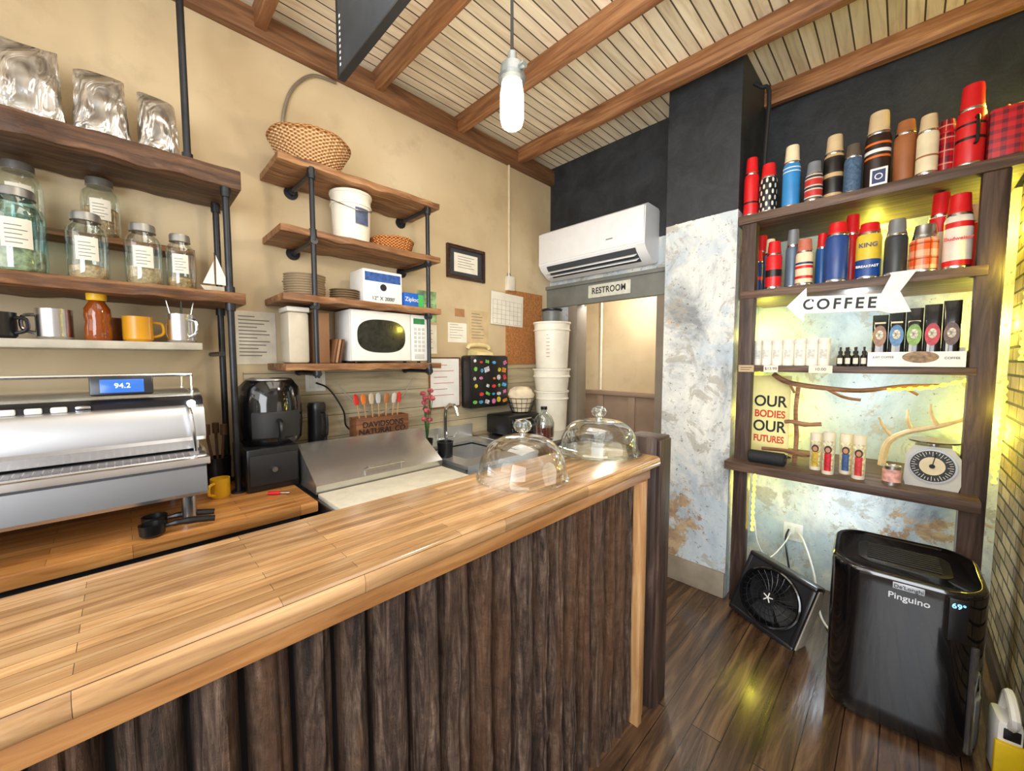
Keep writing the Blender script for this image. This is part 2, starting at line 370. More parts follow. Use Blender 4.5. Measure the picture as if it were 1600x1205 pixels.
obj('lower_fascia',G().prism([(.262,.2215),(.325,.2205),(.330,.215),(.336,.125),(.328,.112),(.24,.108),(.24,.2215)],'y',L0+.01,L1-.01),BRS,e,'brushed steel lower front')
g=G()
for i in range(60):
    yy=L0+.05+i*(L1-L0-.10)/60; g.box(.245,.328,yy,yy+.016,.2582,.2612,rot=(0,.05,0))
obj('drip_grate',g,STEEL,e)
obj('cup_rail',G().tube([(.12,L0,.545),(.12,L1-.02,.545),(-.24,L1-.02,.545)],.007,sm=0).rod((.12,L1-.02,.485),(.12,L1-.02,.545),.005).rod((.12,.1,.485),(.12,.1,.545),.005).rod((.12,-.3,.485),(.12,-.3,.545),.005).rod((-.24,L1-.02,.47),(-.24,L1-.02,.545),.005),SM,e)
for i in range(9):
    yy=-.32+i*.05 if i<4 else .10+(i-4)*.052
    obj('button',G().box(.222,.238,yy,yy+.036,.434,.452,.004,rot=(0,.15,0)),WHITE if i%4 else STEEL,e)
obj('group_head',G().cyl(.032,.262,.306,(.29,-.1,0),bev=.006),SM,e)
obj('group_head',G().cyl(.032,.262,.306,(.29,-.45,0),bev=.006),SM,e)
obj('steam_wand',G().tube([(.22,.585,.43),(.290,.59,.42),(.308,.595,.36),(.303,.60,.27)],.006),SM,e)
for y in (L0+.06,L1-.06):
    for x in (-.22,.27): obj('foot',G().cyl(.022,0,.115 if x>0 else .105,(x,y,0),bev=.004),STEELD,e)
sc=obj('display_screen',G().box(.165,.19,.34,.50,.478,.545,.006,rot=(0,-.2,0)),M((60,62,66),.3,.5),e)
obj('screen_face',G().box(.190,.194,.365,.475,.488,.535,.002,rot=(0,-.2,0)),M((20,50,120),.2,em=(70,140,240),es=.8,var=0),sc)
text("94.2",.024,(.1955,.42,.512),'x',M((240,250,255),.3,em=(230,245,255),es=2,var=0),sc)
obj('indicator_lamp',G().rod((.225,.60,.44),(.238,.60,.44),.012,16),M((240,250,255),.2,em=(235,245,255),es=25,var=0),e)
def portafilter(loc,rz,label):
    e=thing('portafilter',label,'portafilter',loc,rz)
    obj('basket',G().lathe([(.0,.004),(.026,.004),(.034,.012),(.036,.045),(.03,.045),(.026,.014),(0,.012)]),BLK,e)
    obj('handle',G().tube([(.034,0,.03),(.07,0,.032),(.12,0,.028),(.17,0,.02)],[.008,.011,.013,.012,.011]),BLK,e)
portafilter((-1.87,.06,.90),1.45,'black portafilter lying on the work counter')
portafilter((-1.785,.05,.90),1.5,'second black portafilter beside the first')
e=thing('screwdriver','small red-handled screwdriver lying on the worktop','screwdriver',(-1.98,.44,.908),.9)
obj('handle',G().rod((0,0,0),(.05,0,0),.008),RED,e); obj('shank',G().rod((.05,0,0),(.09,0,0),.003),STEEL,e)
def mug(loc,r,h,mat,label,ha=0,name='mug',group=None):
    e=thing(name,label,'mug',loc,ha,group)
    obj('cup',G().lathe([(0,0),(r*.85,0),(r,.01),(r,h),(r-.004,h),(r-.005,.012),(0,.01)]),mat,e)
    obj('handle',G().tube([(r-.002,0,h*.8),(r+h*.3,0,h*.75),(r+h*.32,0,h*.35),(r-.002,0,h*.2)],.006),mat,e); return e
MUST=M((212,150,30),.3,var=.06)
mug((-2.10,.285,.90),.036,.085,M((225,175,40),.35),'yellow enamel mug on the work counter',-.8)
e=thing('brush_holder','dark cup of cleaning brushes beside the espresso machine','brush holder',(-2.3,.31,.90))
obj('cup',G().lathe([(0,0),(.045,0),(.05,.14),(.045,.14),(.04,.01),(0,.01)]),BLK,e)
for i,(dx,dy) in enumerate([(.02,.01),(-.02,.0),(0,-.02)]):
    obj('brush',G().rod((dx*.5,dy*.5,.02),(dx*2,dy*2,.26),.006).cyl(.014,.0,.05,(dx*2,dy*2,.25)),M((90,60,40),.5),e)
e=thing('black_storage_box','black appliance base supporting the air fryer','appliance',(-2.2,.49,.90))
obj('body',G().box(-.16,.15,-.115,.10,0,.20,.012),BLK,e)
obj('drawer_front',G().box(.15,.16,-.105,.09,.03,.17,.004),MATTE,e)
obj('knob',G().rod((.16,-.01,.1),(.18,-.01,.1),.012),STEELD,e)
e=thing('air_fryer','glossy black air fryer with basket handle','air fryer',(-2.2,.51,1.101))
GB=M((14,14,16),.12,var=.05,coat=.5)
obj('body',G().lathe([(0,0),(.12,0),(.135,.02),(.14,.1),(.138,.2),(.13,.27),(.1,.305),(.05,.315),(0,.316)],n=36),GB,e)
obj('basket_drawer',G().lathe([(.139,.03),(.147,.04),(.149,.15),(.143,.16)],n=16,a0=-.75,a1=.75),MATTE,e)
obj('handle',G().tube([(.14,0,.12),(.18,0,.11),(.19,0,.08),(.185,0,.04)],.012),BLK,e)
obj('control_ring',G().lathe([(.1,.304),(.098,.31),(.085,.314),(.083,.309)],n=30),STEELD,e)
e=thing('prep_refrigerator','stainless sandwich prep refrigerator with sloped lid','refrigerator',(-2.0,.95,0))
obj('cabinet',G().box(-.42,.42,-.35,.35,.08,.868,.004),STEELD,e)
for y0 in (-.34,.005):
    d=obj('door',G().box(.42,.445,y0,y0+.335,.12,.84,.006),STEEL,e); obj('door_handle',G().rod((.455,y0+.05,.8),(.455,y0+.28,.8),.008),STEELD,d)
obj('lid',G().prism([(.125,.885),(.135,.925),(-.115,1.075),(-.15,1.078),(-.15,.885)],'y',-.345,.345),M((206,205,200),.27,.85,var=.06,vs=3),e)
obj('lid_handle',G().tube([(.10,-.1,.95),(.13,-.1,.965),(.13,.1,.965),(.10,.1,.95)],.006,sm=0),STEEL,e)
obj('rear_ledge',G().box(-.42,-.155,-.35,.35,.868,1.03,.004),STEELD,e)
for x in (-.36,.36):
    for y in (-.3,.3): obj('foot',G().cyl(.02,0,.085,(x,y,0)),BLK,e)
solo('cutting_board','white plastic cutting board on the prep refrigerator','cutting board',G().box(-.155,.155,-.34,.34,0,.022,.005),M((226,220,200),.45,var=.07,vs=20),(-1.712,.95,.869))
e=thing('wooden_crate','small dark wooden crate with painted lettering','crate',(-2.28,1.12,1.031))
CR=wood('crate_wood',(80,46,26),(128,80,48),(160,110,70),'y',1.2,.6,.4)
obj('box',G().box(.04,.05,-.17,.17,0,.13,.002).box(-.05,-.04,-.17,.17,0,.13,.002).box(-.04,.04,-.17,-.16,0,.13,.002).box(-.04,.04,.16,.17,0,.13,.002).box(-.04,.04,-.16,.16,0,.01),CR,e)
text("DAVIDSONS\nNATURAL CO.",.048,(.0515,0,.066),'x',INK,e,bold=.0004,sp=.85)
cols=[(210,40,30),(225,120,40),(200,180,150),(190,190,190),(170,110,60),(200,190,180),(215,60,40)]
for i,cl in enumerate(cols):
    e=thing('kitchen_utensil',['red silicone spatula','orange silicone spatula','pale wooden spoon','steel serving spoon','brown wooden stick','light wooden spoon','bright red spatula'][i]+' standing in the wooden crate','utensil',(-2.28,1.01+i*.036,1.042),rot=(.12-.04*i,R.uniform(-.1,.1),0),group='utensils in the crate')
    obj('shaft',G().rod((0,0,0),(0,0,.2),.004),M((190,150,100),.6),e)
    obj('head',G().lathe([(0,.19),(.012,.195),(.018,.22),(.015,.25),(0,.262)],n=14,sx=.35),M(cl,.45),e)
e=thing('milk_grinder','matte black cylindrical grinder on the refrigerator ledge','grinder',(-2.27,.75,1.031))
obj('body',G().lathe([(0,0),(.048,0),(.05,.01),(.046,.2),(.048,.22),(.04,.24),(0,.245)]),BLK,e)
obj('handle',G().tube([(.045,.01,.19),(.085,.02,.18),(.085,.02,.07),(.046,.01,.06)],.007),BLK,e)
# sink
e=thing('sink_unit','stainless steel sink unit with splash lip','sink',(-2.05,1.66,0))
obj('cabinet',G().box(-.38,.33,-.30,.30,.0,.70,.004),STEELD,e)
g=G().box(-.38,-.24,-.3,.3,.87,.90).box(.2,.34,-.3,.3,.87,.90).box(-.24,.2,-.3,-.2,.87,.90).box(-.24,.2,.2,.3,.87,.90).box(-.25,-.24,-.2,.2,.7,.88).box(.2,.21,-.2,.2,.7,.88).box(-.24,.2,-.21,-.2,.7,.88).box(-.24,.2,.2,.21,.7,.88).box(-.38,-.36,-.3,.3,.9,1.0).box(.32,.335,-.3,.3,.7,.88).box(-.37,.33,-.3,-.285,.7,.88).box(-.37,.33,.285,.3,.7,.88)
obj('basin',g,M((216,216,214),.3,.8,var=.06,vs=3),e)
obj('faucet',G().cyl(.018,.9,.94,(-.3,0,0)).tube([(-.3,0,.93),(-.3,0,1.12),(-.26,0,1.18),(-.19,0,1.18),(-.15,0,1.11)],.012).rod((-.3,-.07,.93),(-.3,.07,.93),.008).rod((-.3,-.07,.93),(-.27,-.09,.97),.006).rod((-.3,.07,.93),(-.27,.09,.97),.006),SM,e)
solo('dish_bin','black plastic bin beside the sink','bin',G().lathe([(0,0),(.045,0),(.05,.09),(.053,.095),(.046,.095),(.04,.01),(0,.01)],n=24),BLK,(-2.0,1.41,.901))
e=thing('steel_table','stainless steel corner table holding bottles and buckets','table',(-2.12,2.42,0))
obj('top',G().box(-.32,.30,-.44,.46,.865,.90,.004),STEEL,e)
for x in (-.28,.26):
    for y in (-.4,.42): obj('leg',G().cyl(.02,0,.866,(x,y,0)),STEELD,e)
obj('undershelf',G().box(-.3,.28,-.42,.44,.25,.27,.003),STEELD,e)
BK=M((234,229,213),.4,var=.04)
def bucket(loc,label,r=.14,h=.36,group='white plastic buckets stacked in the corner',rings=True,bail=True):
    e=thing('plastic_bucket',label,'bucket',loc,group=group)
    p=[(0,0),(r*.86,0),(r*.88,.008),(r*.97,h-.075)]
    if rings: p+=[(r*1.03,h-.073),(r*1.03,h-.064),(r*.98,h-.06)]
    p+=[(r*.985,h-.03),(r*1.0,h-.015),(r*1.05,h-.013),(r*1.05,h),(r*.97,h),(r*.84,.01),(0,.01)]
    obj('pail',G().lathe(p,n=36),BK,e)
    if bail:
        z0=h-.05; obj('bail_handle',G().tube([(0,-r*1.04,z0),(r*.8,-r*.75,z0-.04),(r*1.06,0,z0-.06),(r*.8,r*.75,z0-.04),(0,r*1.04,z0)],.003),STEELD,e)
    return e
bucket((-2.17,2.66,.90),'white plastic bucket at the bottom of the stack',.145,.34,bail=False)
bucket((-2.17,2.66,1.241),'white plastic bucket in the middle of the stack',.158,.19,bail=False)
b=bucket((-2.17,2.66,1.432),'tall white plastic bucket on top of the stack',.156,.395,bail=False)
g=G()
for i in range(7): g.lathe([(.1490,.10+i*.03),(.1495,.104+i*.03)],n=4,a0=-1.2,a1=-1.0)
obj('volume_marks',g,M((190,60,50),.5),b)
e=thing('gallon_jug','clear glass jug with dark contents and black cap','jug',(-1.95,2.30,.90))
obj('jug',G().lathe([(0,.002),(.07,.002),(.078,.012),(.08,.12),(.06,.17),(.022,.2),(.022,.225)]),glassm((.8,.85,.85),.6,.12),e)
obj('contents',G().cyl(.07,.008,.09),M((110,45,30),.3),e); obj('cap',G().cyl(.025,.222,.245),BLK,e)
e=thing('toaster','small black countertop toaster oven','toaster',(-2.27,2.30,.90))
obj('body',G().box(-.13,.13,-.2,.17,.012,.165,.015),BLK,e); obj('window',G().box(.13,.136,-.17,.06,.04,.14,.003),GB,e)
obj('knob',G().rod((.13,.12,.11),(.148,.12,.11),.014),STEEL,e); obj('knob',G().rod((.13,.12,.06),(.148,.12,.06),.014),STEEL,e); obj('handle',G().rod((.15,-.14,.135),(.15,.04,.135),.006),STEEL,e)
for x in(-.1,.1):
    for y in (-.17,.14): obj('foot',G().cyl(.01,0,.014,(x,y,0)),BLK,e)
e=thing('wire_basket','black wire basket holding folded pale towels','basket',(-2.26,2.37,1.067))
g=G()
for z,r in ((.0,.08),(.04,.098),(.08,.112),(.12,.125)):
    g.tube([(r*math.cos(t*pi/8),r*math.sin(t*pi/8),z+.003) for t in range(16)],.003,6,1,closed=True)
for t in range(16):
    a=t*pi/8; g.rod((.08*math.cos(a),.08*math.sin(a),.003),(.125*math.cos(a),.125*math.sin(a),.123),.002,6)
g.rod((-.08,0,.003),(.08,0,.003),.003).rod((0,-.08,.003),(0,.08,.003),.003)
obj('frame',g,BLK,e)
e=thing('folded_towels','crumpled pale towels heaped in the wire basket','towel',(-2.26,2.37,1.075))
obj('cloth',G().lathe([(0,0),(.065,.0),(.08,.05),(.1,.1),(.105,.14),(.09,.18),(.05,.205),(0,.21)],n=28,fn=lambda a,z:.012*math.sin(a*5+z*40)*(z>.1)),M((235,218,186),.85,var=.1,bump=.4),e)
e=thing('flower_pot','small pot of pink and white artificial flowers','flowers',(-2.22,1.42,.90))
obj('pot',G().lathe([(0,0),(.03,0),(.04,.08),(.035,.08),(.03,.01),(0,.01)]),BLK,e)
g=G();g2=G()
for i in range(12):
    a=i*2.4; r=.01+.04*R.random(); z=.14+.25*R.random(); q=(r*math.cos(a),r*math.sin(a),z); g.rod((0,0,.05),q,.002,6)
    g2.lathe([(0,0),(.018,.006),(.022,.018),(.014,.03),(0,.032)],q,10,fn=lambda a,z:.004*math.sin(a*5))
obj('stems',g,M((50,90,40),.6),e); obj('blossoms',g2,M((200,90,100),.5,var=.5,vs=30),e)
# ------------------------------------------------------------ left pipe shelving
TOPB=wood('rough_dark_beam',(46,29,20),(100,68,46),(150,110,76),'y',1,.55,1.0,stain=.6)
e=thing('pipe_shelf_unit','black pipe shelving with thick rough wooden boards','shelf',(-2.27,-.3,0))
def rough(y0,y1,z0,z1,x0,x1,ph,amp=.006):
    t=G(); n=60
    t.box(x0,x1,y0,y1,z0,z1,.004)
    bmesh.ops.subdivide_edges(t.bm,edges=[ed for ed in t.bm.edges if abs(ed.verts[0].co.y-ed.verts[1].co.y)>.3],cuts=n,use_grid_fill=True)
    for v in t.bm.verts:
        v.co.x+=amp*noise.noise(Vector((ph,v.co.y*11,v.co.z*12))); v.co.z+=amp*.6*noise.noise(Vector((ph+9,v.co.y*9,v.co.x*6)))*(1 if v.co.z<(z0+z1)/2 else .3)
    return t
obj('top_shelf',rough(-1.3,.71,2.25,2.33,-.17,.17,1,.026),TOPB,e)
obj('middle_shelf',rough(-1.3,.71,1.752,1.80,-.17,.17,4,.018),SHELFW,e)
obj('lower_shelf',G().box(-.17,.15,-1.3,.55,1.545,1.575,.003),M((186,180,164),.5,var=.12),e,'grey painted lower shelf')
for x,y in ((.15,.655),(-.10,.655),(.12,-.9)):
    g=G().cyl(.0135,.90,2.25,(x,y,0),n=14).cyl(.03,.90,.908,(x,y,0)).cyl(.019,1.72,1.752,(x,y,0),n=14).cyl(.019,1.80,1.825,(x,y,0),n=14).cyl(.019,2.21,2.25,(x,y,0),n=14)
    obj('pipe_post',g,PIPE,e)
obj('pipe_post',G().cyl(.013,2.33,3.31,(.12,.535,0),n=14).cyl(.019,2.33,2.36,(.12,.535,0)).cyl(.03,3.30,3.31,(.12,.535,0)),PIPE,e)
obj('pipe_bracket',G().rod((-.17,.62,1.53),(.14,.62,1.53),.011),PIPE,e)
obj('riser_shelf',G().box(-.165,-.02,-1.2,.56,1.975,2.0,.003).box(-.165,-.02,-1.2,-1.17,1.80,1.975).box(-.165,-.02,.53,.56,1.80,1.975,.002),SHELFW,e,'low wooden riser behind jars')
m,nt,b=base('foil'); v=OC(nt); b.inputs['Metallic'].default_value=1; b.inputs['Roughness'].default_value=.28
fn_=NOI(nt,MAPS(nt,v,(1,1,.6)),9,3,.5,1.4)
nt.links.new(RAMP(nt,fn_,[(.36,(.42,.42,.43,1)),(.5,(.74,.74,.74,1)),(.6,(.90,.89,.88,1))]),b.inputs['Base Color'])  # dark and bright fold reflections painted into the foil colour
BUMP(nt,b,fn_,.7,.035); FOIL=m
for i,(y,w,h,lb) in enumerate([(-.20,.098,.29,'tall crumpled silver foil coffee bag'),(-.01,.082,.27,'crumpled silver foil coffee bag with folded top'),(.155,.070,.255,'smaller silver foil coffee bag near the shelf end'),(-.42,.1,.29,'tall crumpled silver foil coffee bag')]):
    e=thing('coffee_bag',lb,'coffee bag',(-2.26,y,2.333),rz=R.uniform(-.08,.08),group='foil coffee bags on the top shelf')
    ph=i*7.3
    def f(u,v,w=w,h=h,ph=ph):
        a=u*2*pi; d=.06*(1-v**3)+.006; ww=w*(1-.12*math.sin(v*pi)*.5-.16*v*v)
        ca,sa=math.cos(a),math.sin(a); q=.6
        x=d*math.copysign(abs(ca)**q,ca); yy=ww*math.copysign(abs(sa)**q,sa)
        k=noise.noise(Vector((math.cos(a)*1.5+ph,math.sin(a)*1.5,v*3)))*.016+noise.noise(Vector((math.cos(a)*4+ph,math.sin(a)*4,v*8)))*.010
        return (x*(1+k*12)-.01*v,yy*(1+k*4),h*v*(1+.05*math.sin(a+ph)*v))
    g=G().grid(f,60,40); t=g.bm
    bmesh.ops.remove_doubles(t,verts=t.verts[:],dist=.0006); bmesh.ops.holes_fill(t,edges=t.edges[:])
    obj('pouch',g,FOIL,e)
    obj('top_fold',G().box(-.016,.0,-w*.80,w*.80,h-.035,h+.0,.003,rot=(R.uniform(-.1,.1),-.3,0)),FOIL,e)
def jar(loc,r,h,label,tint=(.93,.97,.96),cont=None,lid=(165,165,162),lab=True,group='glass jars on the middle shelf',fill=.28):
    ca=math.atan2(-loc[1],2.2)
    e=thing('glass_jar',label,'jar',loc,ca,group)
    obj('glass',G().lathe([(0,.003),(r*.85,.003),(r*.98,.014),(r,.04),(r,h*.66),(r*.93,h*.76),(r*.66,h*.84),(r*.64,h*.9)],n=32),glassm(tint,.6,.08),e)
    obj('lid',G().lathe([(0,h),(r*.66,h),(r*.7,h-.006),(r*.7,h-.026),(r*.72,h-.03),(r*.64,h-.03),(0,h-.03)],n=32),M(lid,.35,.8,var=.1),e)
    if cont: obj('contents',G().lathe([(0,.008),(r*.85,.008),(r*.92,.02),(r*.93,h*fill),(r*.5,h*(fill+.05)),(0,h*(fill+.03))],n=20,fn=lambda a,z:-.004*abs(math.sin(a*4+z*30))),M(cont,.8,var=.4,vs=60,bump=.6),e)
    if lab:
        l=obj('paper_label',G().lathe([(r+.001,h*.28),(r+.001,h*.62)],n=14,a0=-.55,a1=.5),PAPER,e)
        g=G()
        for k in range(5): g.lathe([(r+.0018,h*(.33+k*.05)),(r+.0018,h*(.34+k*.05))],n=10,a0=-.4,a1=.15+.18*(k%2))
        obj('printed_lines',g,GREYINK,l)
    return e
jar((-2.20,-.235,1.80),.068,.29,'large teal-tinted glass jar with paper label',(.66,.88,.88),(200,180,140))
jar((-2.20,-.07,1.80),.058,.25,'glass jar of pale tea with paper label',cont=(205,180,140),fill=.2)
jar((-2.20,.085,1.80),.058,.245,'glass jar with herbs and paper label',cont=(190,170,130),fill=.3)
jar((-2.20,.20,1.80),.050,.23,'narrow glass jar with paper label',cont=(180,150,100),fill=.2)
jar((-2.20,-.40,1.80),.065,.28,'large glass jar with herbs',cont=(150,120,80))
jar((-2.37,-.03,2.0),.058,.24,'glass jar with label on the riser',cont=(190,160,120),fill=.5)
jar((-2.36,-.24,2.0),.06,.23,'clear glass jar on the riser behind larger jars',cont=(200,180,150))
e=thing('sailboat_ornament','small white paper sailboat ornament on the shelf end','ornament',(-2.19,.315,1.80))
obj('hull',G().prism([(-.055,.03),(-.035,0),(.035,0),(.06,.03)],'x',-.012,.012),M((200,190,165),.6),e)
obj('mast',G().rod((0,0,.02),(0,0,.18),.002,6),SHELFW,e)
obj('sail',G().prism([(.003,.04),(.05,.04),(.005,.17)],'x',-.001,.001),WHITE,e); obj('sail',G().prism([(-.003,.04),(-.045,.04),(-.004,.14)],'x',-.001,.001),WHITE,e)
Z=1.576
mug((-2.2,-.165,Z),.047,.11,STEEL,'brushed steel milk pitcher on the grey shelf',-1.9,'milk_pitcher')
e=thing('honey_bottle','amber honey bottle with yellow cap','bottle',(-2.18,-.055,Z))
obj('bottle',G().lathe([(0,0),(.034,0),(.038,.01),(.038,.05),(.034,.07),(.038,.09),(.036,.12),(.02,.15),(.02,.155)]),M((140,66,14),.1,var=.15,coat=.5),e)
obj('cap',G().lathe([(.026,.15),(.028,.155),(.028,.18),(.015,.19),(.008,.215),(0,.215)]),M((245,195,40),.4),e)
mug((-2.2,.055,Z),.046,.10,MUST,'mustard yellow ceramic mug beside honey',pi/2+.2)
mug((-2.27,-.03,Z),.042,.095,M((130,80,45),.4),'brown ceramic mug behind the honey bottle',pi)
mug((-2.2,-.30,Z),.05,.09,BLK,'black mug on the grey shelf',1.2)
mug((-2.2,.19,Z),.05,.12,STEEL,'steel pitcher holding spoons and thermometers',.5,'milk_pitcher')
for i in range(4):
    a=i*1.5; e=thing('spoon','steel bar spoon standing in the pitcher','spoon',(-2.2+.015*math.cos(a),.19+.015*math.sin(a),Z+.014),rot=(-.18*math.sin(a),.18*math.cos(a),0),group='spoons in the pitcher')
    obj('stem',G().rod((0,0,0),(0,0,.17),.003),STEEL if i%2 else M((60,60,60),.4),e); obj('bowl',G().lathe([(0,.165),(.01,.17),(.013,.185),(.008,.2),(0,.205)],n=12,sx=.4),STEEL,e)
# ------------------------------------------------------------ second pipe shelf
e=thing('pipe_shelf_unit','four-tier wall shelf of reclaimed boards and black pipe','shelf',(-2.27,1.0,0))
SH2=wood('reclaimed_board',(84,54,34),(150,104,66),(194,148,100),'y',1,.55,.8,stain=.45)
for i,z in enumerate((2.48,2.15,1.827,1.485)):
    obj('shelf_board',rough(-.44,.46,z-.035,z,-.165,.17,i*3+2,.016),SH2,e)
    for y in (-.29,.38):
        obj('pipe_bracket',G().rod((-.175,y,z-.052),(.15,y,z-.052),.012).rod((-.18,y,z-.052),(-.172,y,z-.052),.036,16).rod((.125,y,z-.052),(.165,y,z-.052),.018).rod((-.172,y,z-.052),(-.14,y,z-.052),.018),PIPE,e)
for y in (-.29,.38):
    g=G().cyl(.0125,1.41,2.445,(.15,y,0),n=14)
    for z in (2.40,2.10,1.775,1.425): g.cyl(.019,z-.0,z+.055,(.15,y,0),n=14)
    obj('pipe_post',g,PIPE,e)
e=thing('wicker_basket','wide woven wicker bowl basket on the top board','basket',(-2.24,.75,2.482))
g=G().lathe([(0,0),(.10,0),(.125,.012),(.175,.10),(.192,.135),(.185,.138),(.115,.022),(0,.012)],n=60,fn=lambda a,z:.003*math.sin(a*30+z*200))
obj('bowl',g,wickerm((150,88,40),(232,192,140)),e)
obj('rim',G().tube([(.19*math.cos(t*pi/10),.19*math.sin(t*pi/10),.137+.004*math.sin(t*2)) for t in range(20)],.008,8,2,closed=True),wickerm((130,70,30),(200,150,90)),e)
b=bucket((-2.26,.965,2.152),'white plastic food bucket with a label',.108,.28,group='buckets on shelves')
obj('paper_label',G().lathe([(.107,.1),(.108,.19)],n=10,a0=-.2,a1=.55),M((80,90,120),.5,var=.2,vs=40),b)
e=thing('wicker_tray','shallow orange woven wicker basket tray','basket',(-2.25,1.21,2.152))
WO=wickerm((120,58,20),(236,160,88))
obj('tray',G().lathe([(0,0),(.1,0),(.115,.03),(.128,.07),(.12,.072),(.095,.008),(0,.008)],n=60,fn=lambda a,z:.004*math.sin(a*28+z*160)),WO,e)
obj('rim',G().tube([(.126*math.cos(t*pi/10),.126*math.sin(t*pi/10),.072+.003*math.sin(t*2)) for t in range(20)],.007,8,2,closed=True),WO,e)
def plates(x,y,z,r,n,label,group,mat):
    e=thing('plate',label,'plate',(x,y,z),group=group)
    obj('dish',G().lathe([(0,.0),(r*.55,0),(r*.6,.003),(r*.98,.012),(r,.014),(r*.97,.0155),(r*.6,.007),(0,.005)],n=32),mat,e)
    for i in range(1,n): dup(e,(x+R.uniform(-.003,.003),y+R.uniform(-.003,.003),z+i*.0125))
plates(-2.24,.70,1.828,.10,9,'stacked speckled ceramic plate','stack of plates on the third board',M((186,168,140),.35,var=.1))
plates(-2.24,.91,1.828,.08,5,'small dark-rimmed saucer in a stack','stack of saucers on the third board',M((150,128,100),.35,var=.15))
e=thing('carton_box','white cardboard wrap box with blue print','box',(-2.24,1.10,1.828))
obj('carton',G().box(-.1,.08,-.12,.12,0,.19,.003),WHITE,e)
obj('blue_panel',G().box(.0805,.0815,-.11,.11,.125,.175),M((52,90,160),.4,var=.35,vs=40),e); text("12\" X 2000'",.03,(.0825,0,.03),'x',INK,e)
obj('printed_circle',G().lathe([(0,0),(.02,0),(.02,.001),(0,.001)],(.0815,0,.095),20,rot=(0,pi/2,0)),INK,e)
e=thing('bag_box','blue and green zip-bag carton lying on the shelf','box',(-2.20,1.31,1.828))
obj('carton',G().box(-.07,.05,-.08,.055,0,.085,.002),M((30,96,190),.35,var=.1),e); obj('green_band',G().box(.0505,.0512,.015,.052,.005,.08),M((80,180,90),.4),e); text("Ziploc",.036,(.0515,-.03,.045),'x',WHITE,e)
e=thing('microwave','white countertop microwave with dark window and keypad','microwave',(-2.26,1.145,1.486),sc=(.72,1,1))
obj('body',G().box(-.17,.13,-.245,.245,.01,.30,.008),WHITE,e)
d=obj('door',G().box(.13,.15,-.243,.125,.012,.298,.008),M((240,238,230),.3,var=.02),e)
wp=[]
for t in range(48):
    a=t*2*pi/48; ca,sa=math.cos(a),math.sin(a)
    wp.append((-.062+.148*math.copysign(abs(ca)**.72,ca),.155+.095*math.copysign(abs(sa)**.72,sa)))
obj('window',G().prism(wp,'x',.149,.154),M((46,48,44),.1,var=.25,vs=30,coat=.5),d)
obj('control_panel',G().box(.13,.148,.13,.243,.012,.298,.006),WHITE,e)
obj('clock_display',G().box(.148,.150,.145,.225,.24,.275,.001),M((30,60,40),.2,em=(90,220,120),es=.3,var=0),e)
g=G()
for i in range(3):
    for j in range(6): g.box(.148,.1505,.148+i*.028,.168+i*.028,.07+j*.026,.088+j*.026,.001)
obj('keypad',g,M((200,200,195),.4),e); obj('door_button',G().box(.148,.152,.15,.22,.025,.055,.002),M((205,205,200),.4),e)
for x in (-.14,.1):
    for y in (-.2,.2): obj('foot',G().cyl(.012,0,.012,(x,y,0)),BLK,e)
e=thing('cereal_container','tall frosted plastic container on the lowest board','container',(-2.24,.645,1.486))
obj('tub',G().box(-.07,.07,-.05,.05,0,.26,.015),M((205,196,175),.3,var=.05),e); obj('lid',G().box(-.073,.073,-.053,.053,.26,.285,.006),M((230,225,212),.4),e)
e=thing('cereal_container','brown cardboard canister beside the microwave','container',(-2.26,.765,1.486))
obj('tub',G().box(-.06,.06,-.04,.04,0,.27,.004),M((150,110,78),.6,var=.1),e)
for i in range(3):
    solo('serving_board',['wooden','pale wooden','dark wooden'][i]+' coaster board leaning beside the microwave','board',G().box(-.05,.05,-.006,.006,0,.13,.002,rot=(-.18,0,0)),M([(120,80,50),(170,130,90),(90,60,40)][i],.6),(-2.22,.822+.018*i,1.487),group='boards leaning by the microwave')
# ------------------------------------------------------------ wall items (left wall)
def sheet(name,label,cat,y0,y1,z0,z1,mat,lines=0,x=-2.4495,th=.003,tilt=0):
    yc=(y0+y1)/2;zc=(z0+z1)/2;w=(y1-y0)/2;h=(z1-z0)/2
    e=thing(name,label,cat,(x,yc,zc),rot=(tilt,0,0))
    obj('sheet',G().box(0,th,-w,w,-h,h),mat,e)
    if lines:
        g=G()
        for i in range(lines):
            zz=h*.8-i*(1.6*h/lines); ln=w*(.8 if i%3 else .55)
            g.box(th,th+.0006,-w*.8,-w*.8+ln*1.9*R.uniform(.7,1),zz-h*.02,zz+h*.02)
        obj('printed_lines',g,GREYINK,e)
    return e
sheet('paper_notice','large handwritten paper notice taped to the wall','paper',.42,.61,1.48,1.76,M((222,212,190),.7),12)
sheet('paper_notice','yellowed handwritten paper notice on the wall','paper',1.97,2.17,1.63,1.90,M((205,180,135),.7),9)
sheet('paper_notice','small white printed notice','paper',1.76,1.94,1.64,1.79,PAPER,6)
sheet('paper_notice','brown index card above notices','paper',1.83,1.92,1.84,1.90,M((170,120,80),.7),3)
sheet('paper_notice','green-edged flyer by the shelf','paper',1.50,1.66,1.78,2.0,M((150,185,130),.6,var=.4,vs=14),5)
sheet('paper_notice','printed menu sheet by the shelf','paper',1.50,1.66,1.55,1.76,PAPER,8)
e=sheet('cork_board','brown cork board fixed to the wall','board',2.37,2.83,1.47,2.11,M((176,118,66),.85,var=.25,vs=60,bump=.4),0,th=.02)
e=sheet('wall_calendar','white wall calendar with ruled month grid','calendar',2.18,2.56,1.80,2.07,PAPER,0,x=-2.426,tilt=-.03)
g=G()
for i in range(8): g.box(.003,.0036,-.17+i*.0486,-.168+i*.0486,-.125,.07)
for i in range(6): g.box(.003,.0036,-.17,.17,-.125+i*.039,-.1235+i*.039)
